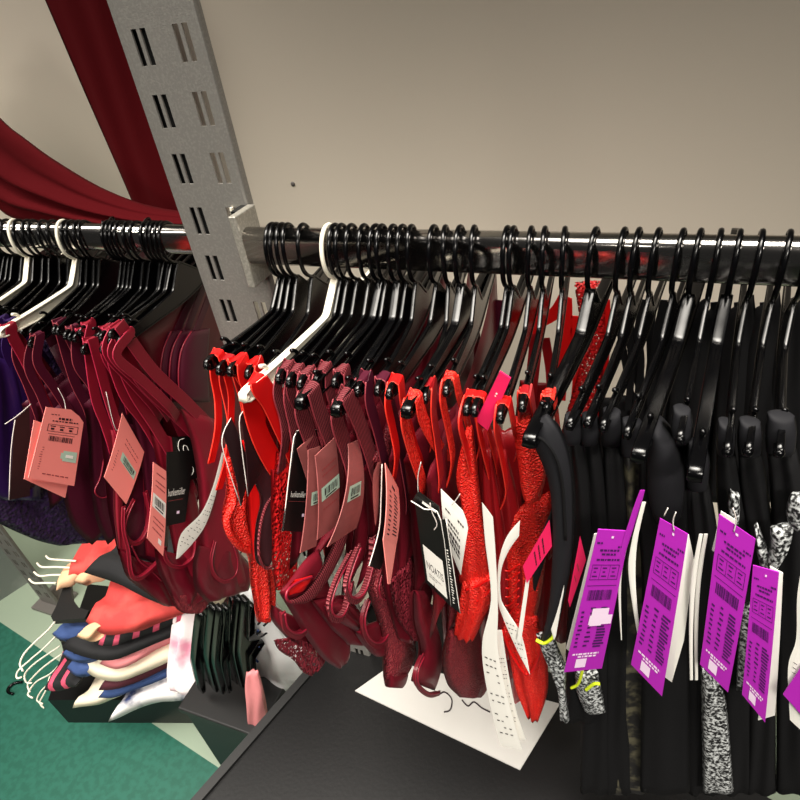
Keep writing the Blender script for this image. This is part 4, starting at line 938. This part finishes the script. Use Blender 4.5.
t = strip('thin shaded pink card seen almost edge-on beside the lettered pink card', PX(rt(13).x + .010, [(378, 462), (373, 476), (373, 500), (375, 524)]), PX(rt(13).x + .010, [(381, 462), (379, 480), (379, 505), (376, 526)]), 'paperpink_shade', .0008, None, None, 'price_tag', 'price tag')
t = strip('black card edge with a pale rim left of the lettered pink card', PX(rt(13).x + .013, [(382, 464), (381, 500), (379, 530), (369, 566)]), PX(rt(13).x + .013, [(390, 464), (392, 500), (390, 540), (380, 570)]), 'paperblack', .0008, None, None, 'price_tag', 'price tag')
tube('edge', PX(rt(13).x + .0135, [(382, 464), (381, 500), (379, 530), (369, 566)]), .0005, M['string'], t, 4, 5)
t, c, rs = price_tag('narrow pink price card with rows of black print, pointing downward', PX(rt(14).x + .013, [(385, 463), (398, 488), (396, 545), (383, 540)]), 'paperpink', 'ink', None, .002, seed=14)
c.marks('print', column(rs, .15, .35, .28, .95, 10, .02) + column(rs, .5, .85, .24, .9, 12, .02), M['ink'], t); c.marks('eyelet', [(.38, .16, .60, .20)], M['ink'], t)
c2 = Card(PX(rt(14).x + .013, [(383, 540), (396, 545), (390, 584), (388, 584)])); c2.grid('folded_end', M['paperpink'], t)
# black card with the white square
Y = .292
t, c, rs = price_tag('black boxed card with a white square label, in front of the red lace', PY(Y, [(415, 502), (441, 521), (452, 607), (426, 582)]), 'paperblack', None, None, 0, seed=15, th=.001)
sq = c.marks('white_square', [(.10, .46, .86, .93)], M['paperwhite'], t)
c.text('lettering', 'NOATIS', .16, .64, .80, .74, M['ink'], t); c.marks('small_print', words(rs, .2, .7, .80, .008) + words(rs, .2, .5, .83, .008), M['inkr'], t)
k = Card(PY(Y - .001, [(441.5, 520), (446, 519), (460, 613), (451, 606)])); k.grid('side_panel', M['paperblack'], t)
k.marks('side_print', [(.34, .30 + .032 * i, .34 + rs.uniform(.15, .38), .314 + .032 * i) for i in range(20)], M['paperwhite'], t)
k = Card(PY(Y + .002, [(418, 491), (439, 506), (441, 521), (412, 501)])); k.grid('header_flap', M['paperblack'], t); k.marks('header_print', [(.30, .40, .85, .62)], M['paperwhite'], t)
tube('edge', PY(Y - .001, [(411, 501), (424, 509), (441, 520.5), (451, 606)]), .0005, M['paperwhite'], t, 4, 5)
tube('edge', PY(Y - .002, [(446, 519), (453, 566), (460, 613)]), .0004, M['paperwhite'], t, 4, 5)
cord(t, PY(Y - .002, [(430, 503), (432, 512), (437, 524), (434, 530)])); cord(t, PY(Y, [(418, 492), (418, 476), (421, 462)]))
# white cards and labels in the red lace
Y = .302
t, c, rs = price_tag('white price card with black print tucked behind the black boxed card', PY(Y, [(441, 489), (470, 518), (461, 575), (446, 540)]), 'paperwhite', 'ink', None, .002, (.0, .25), seed=16)
c.marks('print', words(rs, .15, .35, .22, .025) + words(rs, .62, .85, .18, .025) + words(rs, .25, .7, .36, .03) + words(rs, .25, .8, .44, .03) + words(rs, .2, .8, .54, .05) + words(rs, .25, .85, .63, .05) + words(rs, .3, .85, .72, .04), M['ink'], t)
cord(t, PY(Y - .002, [(452, 505), (456, 500), (460, 494)]))
t = strip('long white care label hanging down the front of the red lace bras', PY(.300, [(482, 502), (485, 540), (491, 600), (482, 645), (487, 690), (500, 745)]), PY(.300, [(493, 517), (496, 560), (498, 610), (498, 650), (508, 700), (522, 750)]), 'paperwhite', .0008, [(.52, .68), (.74, .95)])
t = strip('second white care label with dense print behind the long one', PY(.308, [(496, 630), (498, 660), (502, 700), (510, 740)]), PY(.308, [(502, 630), (508, 670), (516, 710), (526, 740)]), 'paperwhite', .0008, [(.2, .9)])
t = strip('curled white satin label looping between the red lace cups', PY(.304, [(520, 520), (506, 538), (498, 566), (498, 600), (503, 618), (516, 648), (530, 675)]), PY(.304, [(519, 536), (508, 552), (501, 572), (501, 598), (508, 612), (522, 636), (530, 674)]), 'paperwhite', .0008, [(.62, .9)])
# hot pink cards
t, c, rs = price_tag('hot pink price card with a white edge between red lace and black strap', PY(.300, [(549.5, 520), (552, 546), (527, 583), (523, 566)]), 'paperhot', 'ink', None, 0, seed=17)
c.marks('print', [(u, .2, u + .06, .8) for u in (.25, .4, .55, .7)][:0] + words(rs, .2, .85, .25, .03) + words(rs, .2, .85, .4, .03) + words(rs, .2, .85, .55, .03), M['ink'], t)
k = Card(PY(.301, [(527, 572), (530, 577), (521, 643), (517, 640)])); k.grid('folded_edge', M['paperwhite'], t)
t, c, rs = price_tag('small hot pink price card between the first black bras', PY(.298, [(580, 536), (586, 560), (570, 607), (568, 600)]), 'paperhot', 'ink', None, 0, seed=18)
c.marks('print', words(rs, .3, .7, .3, .03) + words(rs, .3, .7, .5, .03), M['inkr'], t)
t = strip('white paper label tucked between the first two black bras', PY(.297, [(556, 566), (553, 590), (550, 622), (554, 640)]), PY(.297, [(558, 566), (564, 585), (561, 606), (556, 636)]), 'paperwhite', .0008)
t, c, rs = price_tag('hot pink ribbon label folded over a black hanger arm', PY(.318, [(500, 371), (511, 378), (488, 430), (476, 420)]), 'paperhot', None, None, 0, seed=19, th=.0015)
c.marks('white_print', [(.42, .33, .56, .36), (.44, .38, .54, .40)], M['paperwhite'], t)
# purple cards
t, c, rs = price_tag('white backing card standing left of the leftmost purple price card', PY(.290, [(594, 534), (600, 532), (574, 655), (566, 648)]), 'paperwhite', None, None, .002, seed=20)
t, c, rs = price_tag('leftmost purple price card with a torn pale sticker', PY(.283, [(598, 529), (630, 531), (602, 668), (564, 672)]), 'paperpurple', 'inkp', 'purple', .0015, seed=21)
c.marks('torn_sticker', [(.40, .48, .86, .56), (.36, .53, .98, .60), (.40, .575, .72, .61)], M['inkw'], t, .0011)
t = strip('white edge-on card fanned between the first and second purple cards', PY(.284, [(636, 505), (622, 555), (618, 590), (621, 640)]), PY(.284, [(638, 508), (626, 552), (621, 585), (622, 640)]), 'paperwhite', .001, None, None, 'price_tag', 'price tag')
t = strip('narrow purple card folded edge-on left of the fanned white card', PY(.282, [(640, 490), (632, 512), (620, 552), (617, 578)]), PY(.282, [(645, 490), (640, 508), (628, 545), (618, 576)]), 'paperpurple', .001, None, None, 'price_tag', 'price tag')
t = strip('second white fanned card edge touching the tilted second purple card', PY(.281, [(642, 502), (631, 545), (629, 580), (640, 650)]), PY(.281, [(646, 502), (637, 545), (636, 590), (642, 650)]), 'paperwhite', .001, None, None, 'price_tag', 'price tag')
t, c, rs = price_tag('white card bowed behind the right edge of the second purple card', PY(.284, [(676, 528), (689, 535), (672, 682), (661, 674)]), 'paperwhite', None, None, .004, seed=22)
k = Card(PY(.285, [(689, 535), (694, 560), (684, 640), (672, 681)])); k.grid('curled_side', M['paperwhite'], t)
t, c, rs = price_tag('second purple price card from the left, tilted with pointed lower corner', PY(.277, [(660, 518), (688, 534), (662, 696), (631, 664)]), 'paperpurple', 'inkp', 'purple', .0015, seed=23)
cord(t, PY(.276, [(674, 531), (673, 521), (676, 512)])); cord(t, PY(.276, [(664, 516), (668, 508)]))
for k_, (o, lab) in enumerate(((0, 'white card edge nearest the tallest purple price card'), (-5, 'white card edge second left of the tallest purple price card'))):
    t = strip(lab, PY(.283 - .002 * k_, [(704 + o, 534), (696 + o, 580), (694 + o, 630), (695 + o, 680)]), PY(.283 - .002 * k_, [(708 + o, 534), (701 + o, 580), (698 + o, 630), (698 + o, 680)]), 'paperwhite', .001, None, None, 'price_tag', 'price tag')
t, c, rs = price_tag('white card corner sticking up behind the tallest purple price card', PY(.284, [(721, 511), (736, 520), (730, 560), (712, 550)]), 'paperwhite', None, None, 0, seed=24)
t, c, rs = price_tag('tallest purple price card, third from the left, hanging free', PY(.277, [(719, 514), (755.5, 539), (728, 692), (700, 664)]), 'paperpurple', 'inkp', 'purple', .0015, seed=25)
cord(t, PY(.276, [(734, 532), (736, 520), (733, 508)]))
t, c, rs = price_tag('white card behind the right edge of the rightmost whole purple card', PY(.284, [(770, 566), (783, 573), (775, 715), (758, 720)]), 'paperwhite', None, None, .002, seed=26)
t, c, rs = price_tag('rightmost whole purple price card, in shade below a printed wing', PY(.279, [(753, 565), (779, 572), (765, 722), (742, 694)]), 'paperpurple', 'inkp', 'purple', .0015, seed=27)
t = strip('white care label with a red mark at the right edge of the picture', PY(.276, [(800, 576), (797, 600), (796, 640), (788, 668), (790, 720)]), PY(.276, [(820, 580), (818, 610), (816, 650), (810, 690), (812, 740)]), 'paperwhite', .001, [(.5, .8)])
t, c, rs = price_tag('purple card corner at the lower right edge of the picture', PY(.274, [(803, 664), (830, 680), (815, 730), (783, 694)]), 'paperpurple', None, None, 0, seed=28)

# ------------------------------------------------------------------ below the rails
ZT = .62
A, B = at(284, 708, z=ZT), at(336, 648, z=ZT); e = (B - A).normalized(); pr = V((e.y, -e.x, 0))
tb = thing('display_table', 'black display table standing under the right-hand rail', 'table', A + pr * .5)
P0 = A - e * .45; P1 = B + e * .16
def prism(base, z0, z1):
    n = len(base); vs = [(p.x, p.y, z0) for p in base] + [(p.x, p.y, z1) for p in base]
    return vs, [(i, (i + 1) % n, n + (i + 1) % n, n + i) for i in range(n)] + [tuple(range(n - 1, -1, -1)), tuple(range(n, 2 * n))]
def obj_geo(name, g, m, parent, smooth=False): return mesh(name, g[0], g[1], m, parent, smooth)
q = lambda s, w: P0 + (P1 - P0) * s + pr * w
obj_geo('table_top', prism([q(0, 0), q(0, 1.9), q(1, 1.9), q(1, 0)], ZT - .03, ZT), M['deck'], tb)
obj_geo('edge_lip', prism([q(0, -.014), q(0, 0), q(1, 0), q(1, -.014)], ZT - .05, ZT + .006), M['blacksoft'], tb)
for (s, w) in ((.03, .04), (.97, .04), (.03, 1.86), (.97, 1.86)):
    o = q(s, w); obj_geo('leg', box_geo((o.x - .02, o.y - .02, 0), (o.x + .02, o.y + .02, ZT - .03)), M['blacksoft'], tb)
sg = [at(355, 691, z=ZT + .002), at(396, 662, z=ZT + .002), at(560, 704, z=ZT + .002), at(520, 770, z=ZT + .002)]
st = thing('sign_card', 'white sign card with black script lying on the black display table', 'sign', sg[0])
obj_geo('card', prism(sg, ZT + .0005, ZT + .003), M['signcard_shade'], st)
bs_ = [sg[0] + (sg[0] - sg[2]).normalized() * .006, sg[1] + (sg[1] - sg[3]).normalized() * .006, sg[2], sg[3]]
tube('script', [at(*p, z=ZT + .0038) for p in ((440, 694), (444, 692), (449, 695), (452, 701), (450, 710), (444, 712))], .0011, M['ink'], st, 5, 6)
tube('script', [at(*p, z=ZT + .0038) for p in ((462, 700), (468, 706), (474, 702), (482, 708), (490, 712))], .0011, M['ink'], st, 5, 6)

# bundle of empty hangers standing in a black bin
spots = [(200, 612, .42), (207, 604, .45), (213, 606, .42), (219, 607, .42), (225, 606, .43), (233, 598, .46), (238, 597, .44), (244, 598, .44), (250, 604, .47)]
ends = []
for k, (px, py, y) in enumerate(spots):
    T = at(px, py, y=y); Bt = at(px + 3 + k * .5, 742, y=y - .01); ya = (T - Bt).normalized()
    za = V((.35, 1, 0)); za = (za - ya * za.dot(ya)).normalized(); xa2 = ya.cross(za)
    c_ = T - ya * .164 + za * .050; key = (.163, 'black', .0150)
    if key not in HM:
        HM[key] = [geo_mesh(nm, qq, M['black']) for nm, qq in zip(('hook', 'arms', 'strap_prong', 'strap_prong', 'end_knob', 'end_knob'), hanger_parts(.163, .0150))]
    o = thing('clothes_hanger', 'empty black hanger standing on end on the box, %s from the left' % ORD[k + 1], 'hanger', c_, 'empty hangers standing on the black box')
    o.rotation_euler = Matrix((xa2, ya, za)).transposed().to_euler()
    ends.append(T - ya * .33)
    for nm, me in zip(('hook', 'arms', 'strap_prong', 'strap_prong', 'end_knob', 'end_knob'), HM[key]):
        q_ = bpy.data.objects.new(nm, me); COL.objects.link(q_); q_.parent = o
zt_ = min(p.z for p in ends); xa_ = min(p.x for p in ends) - .03; xb_ = max(p.x for p in ends) + .03; ya_ = min(p.y for p in ends) - .03; yb_ = ya_ + .16
bn = thing('storage_box', 'closed black storage box carrying the bundle of empty hangers', 'box', ((xa_ + xb_) / 2, (ya_ + yb_) / 2, 0))
box('body', (xa_, ya_, 0), (xb_, yb_, zt_ - .02), M['blacksoft'], bn, .004); box('lid', (xa_ - .006, ya_ - .006, zt_ - .02), (xb_ + .006, yb_ + .006, zt_), M['blacksoft'], bn, .004)
t = thing('vest', 'white printed vest slumped between the empty hangers and the black table', 'garment', at(270, 640, y=.50))
panel('cloth', PY(.50, [(240, 590), (246, 630), (250, 670), (262, 700), (268, 720)]), PY(.50, [(272, 596), (292, 630), (318, 664), (306, 692), (300, 716)]), M['whitecloth'], t, (0, -1, 0), .03, 2.2, .006, 24, 16, seed=90)
tube('print', PY(.482, [(252, 634), (250, 645), (253, 656), (258, 662)]), .0022, M['denim'], t, 4, 6)
tube('print', PY(.482, [(258, 630), (257, 642), (261, 650)]), .0018, M['denim'], t, 4, 6)
t = thing('cloth', 'small pink cloth lying beside the white vest', 'garment', at(255, 690, y=.40))
panel('cloth', PY(.40, [(246, 672), (245, 690), (248, 730)]), PY(.40, [(258, 670), (264, 690), (270, 730)]), M['pinkcloth'], t, (0, -1, 0), .012, 1.5, .002, seed=91)

# the pile of children's clothes on a low black plinth
pc = at(130, 640, z=.30)
pb = [at(48, 700, z=.12), at(210, 700, z=.12), at(236, 600, z=.12), at(88, 584, z=.12)]
pp = thing('plinth', 'low black plinth on the green floor carrying the pile of clothes', 'plinth', (pc.x, pc.y, 0))
obj_geo('body', prism(pb, 0, .12), M['deck'], pp)
def layer(label, front, z, m, th=.045, back=(.03, .20), folds=2, amp=.004, name='shirt', cat='garment', seed=0):
    f = PZ(z, front); t = thing(name, label, cat, f[0])
    bk = [p + V((back[0], back[1], .012)) for p in f]
    panel('cloth', f, bk, M[m], t, (0, 0, 1), th, folds, amp, 26, 14, seed=seed); return t
layer('white navy-printed shirt at the bottom front of the clothes pile', [(108, 722), (130, 712), (160, 702), (200, 700)], .18, 'whiteprint', .07, (.02, .17), 2, .008, seed=1)
layer('cream and peach top sticking out low at the left of the clothes pile', [(72, 708), (90, 706), (108, 700), (124, 690)], .19, 'cream', .05, (.04, .14), 2, .006, seed=2)
layer('blue denim piece under the wine-coloured layer of the pile', [(98, 698), (116, 697), (138, 689), (166, 678)], .235, 'denim', .04, seed=3)
layer('wine-coloured cotton top below the cream knit in the pile', [(98, 690), (118, 689), (146, 678), (176, 664)], .265, 'maroonplain', .035, seed=4)
layer('thick cream knit folded in the lower part of the pile', [(82, 666), (94, 677), (120, 681), (148, 671), (178, 656)], .295, 'cream', .055, folds=1.2, seed=5)
layer('pink jersey top lying between the cream knit and the striped one', [(100, 664), (116, 669), (136, 662), (152, 652), (170, 643)], .335, 'pinkcloth', .04, seed=6)
layer('black cotton top folded below the coral shirt in the pile', [(62, 648), (84, 657), (112, 660), (146, 648), (184, 631)], .365, 'darkcloth', .045, folds=1.2, seed=7)
layer('black jersey with pink stripes just under the coral shirt', [(94, 643), (112, 646), (142, 636), (186, 619)], .405, 'blackpink', .045, folds=1.2, seed=8)
layer('coral red shirt spread across the top of the clothes pile', [(86, 622), (104, 634), (132, 632), (154, 622), (194, 610)], .44, 'coral', .06, (.0, .17), 2.5, .007, seed=9)
layer('black hooded top draped over the back of the coral shirt', [(84, 573), (106, 579), (132, 591), (164, 606)], .53, 'darkcloth', .05, (.06, .16), 2, .007, seed=10)
layer('small red sleeve hanging at the far left end of the pile', [(68, 575), (74, 560), (82, 548), (92, 538)], .47, 'coral', .05, (.10, .03), 1.5, .004, seed=11)
for k, (fr, z, mm, lab) in enumerate((([(52, 634), (60, 640), (74, 640)], .37, 'denim', 'blue denim sleeve end poking out left below the black hanger'), ([(62, 654), (76, 662), (92, 660)], .325, 'denim', 'blue denim cuff poking out left beside the cream knit'), ([(66, 668), (76, 676), (86, 676)], .285, 'denim', 'lower blue denim cuff beside the wire hooks'),
        ([(76, 636), (88, 640), (102, 630)], .425, 'peach', 'peach cuff poking out left of the striped jersey'), ([(56, 590), (60, 578), (68, 566)], .45, 'peach', 'pale peach cuff by the white wire pegs'), ([(74, 582), (82, 584), (90, 582)], .47, 'peach', 'peach collar left of the coral shirt'))):
    layer(lab, fr, z, mm, .035, (.05, .05), 1.5, .003, 'sleeve', seed=20 + k)
t = thing('blouse', 'white and pink printed blouse at the right end of the pile', 'garment', at(184, 640, z=.4))
panel('cloth', [at(182, 606, z=.42), at(176, 628, z=.38), at(172, 655, z=.30), at(170, 690, z=.22)], [at(200, 600, z=.42), at(200, 630, z=.38), at(200, 660, z=.30), at(202, 696, z=.22)], M['lilac'], t, (-.3, -.7, .6), .05, 2, .006, 24, 14, seed=30)
# black children's hanger and white wire hooks at the left end of the pile
t = thing('clothes_hanger', 'black plastic hanger lying on the pile with its white wire hook', 'hanger', at(66, 606, z=.40))
hz = .43
pts = [at(*p, z=hz) for p in ((66, 584), (71, 583), (73, 600), (80, 609), (90, 612), (86, 620), (70, 621), (54, 622), (52, 618), (58, 606))]
obj_geo('arms', prism(pts, hz - .008, hz + .006), M['blacksoft'], t)
tube('hook', PZ(hz, [(57, 619), (48, 630), (34, 643), (24, 654), (20, 664), (23, 671)]), .0022, M['white'], t, 5, 6)
for k, pth in enumerate(([(56, 636), (44, 648), (30, 660), (18, 671), (17, 678), (22, 677)], [(60, 646), (48, 654), (34, 664), (25, 674), (26, 682), (32, 683)], [(62, 654), (50, 662), (38, 672), (28, 684), (30, 692)], [(60, 664), (50, 674), (36, 682), (28, 694), (33, 698)], [(66, 668), (54, 680), (42, 690), (37, 700), (43, 704)], [(50, 676), (46, 690), (40, 702), (44, 708)])):
    z = .36 - .03 * k
    t = thing('clothes_hanger', 'white wire hanger hook sticking out of the pile, %s from the top' % ORD[k + 2], 'hanger', at(*pth[0], z=z), 'wire hooks at the left of the pile')
    tube('hook', PZ(z, pth), .0021, M['white'], t, 5, 6)
    hq = PZ(z, [(pth[0][0] + 2, pth[0][1] - 3), (pth[0][0] + 24, pth[0][1] - 14), (pth[0][0] + 30, pth[0][1] + 2), (pth[0][0] + 4, pth[0][1] + 5)])
    obj_geo('arms', prism(hq, z - .006, z + .006), M['blacksoft'], t)
for k, pth in enumerate(([(76, 561), (62, 560), (50, 559), (46, 556)], [(76, 568), (56, 567), (42, 567), (37, 563)], [(70, 575), (52, 575), (40, 576), (34, 572)], [(56, 583), (44, 583), (34, 583), (29, 579)])):
    z = .50 - .02 * k
    t = tube('wire_peg', PZ(z, pth), .0026, M['white'], None, 5, 6); tag(t, 'white wire peg poking left toward the grey post, %s from the top' % ORD[k + 1], 'peg', 'white wire pegs')
t = layer('black and pink striped leggings hanging off the left end of the pile', [(44, 690), (54, 676), (60, 664), (64, 652)], .25, 'blackpink', .05, (.08, .03), 1.5, .004, 'leggings', seed=40)
# far left: grey post, base panel
pbs = at(52, 606, z=0)
slotted_upright('slotted_upright', 'dark grey slotted post standing on the green floor at far left', pbs.x - .035, pbs.x + .035, pbs.y, 0, 1.25, .3, .05, M['greyfar'])
a_, b2 = at(-60, 640, z=0), at(29, 582, z=0)
n_ = V((-(b2 - a_).y, (b2 - a_).x, 0)).normalized() * .03
t = thing('base_panel', 'pale grey base panel standing on the floor behind the far left post', 'panel', a_)
obj_geo('panel', prism([a_, b2, b2 + n_, a_ + n_], 0, .55), M['stone'], t)
tube('stray_hook', PZ(.004, [(-4, 694), (0, 692), (2, 696)]), .003, M['black'], None, 4, 6)
bpy.data.objects.remove(bpy.data.objects['stray_hook'])
t = thing('hook', 'stray black hook lying on the green floor at lower left', 'hook', at(10, 688, z=.004))
tube('wire', PZ(.006, [(22, 682), (15, 683), (9, 687), (8, 692), (13, 694)]), .004, M['black'], t, 5, 6)

# ------------------------------------------------------------------ light
def area(name, loc, target, sx, sy, power, col=(1, .94, .85), spread=180):
    l = bpy.data.lights.new(name, 'AREA'); l.energy = power; l.color = col; l.shape = 'RECTANGLE'; l.size = sx; l.size_y = sy; l.spread = math.radians(spread)
    o = bpy.data.objects.new(name, l); COL.objects.link(o); o.location = loc
    o.rotation_euler = (V(target) - V(loc)).to_track_quat('-Z', 'Y').to_euler(); return o
area('ceiling_light', (-.15, -.02, 2.75), (-.15, .10, 0), 1.3, .60, 14.5, spread=70)
area('ceiling_light', (-1.45, .08, 2.75), (-1.35, .3, 0), 1.1, .80, 11, spread=100)
area('ceiling_light', (.95, -1.4, 2.75), (-.1, .22, .65), 1.2, .30, 5.2, spread=46)
area('ceiling_light', (-2.1, -1.7, 2.75), (-1.2, .45, .35), 1.2, .30, 5.5, spread=50)
w = bpy.data.worlds.new('world'); SC.world = w; w.use_nodes = True
w.node_tree.nodes['Background'].inputs['Color'].default_value = (.9, .88, .84, 1)
w.node_tree.nodes['Background'].inputs['Strength'].default_value = .02
SC.view_settings.view_transform = 'Standard'; SC.view_settings.look = 'None'; SC.view_settings.exposure = 0.25; SC.view_settings.gamma = 1
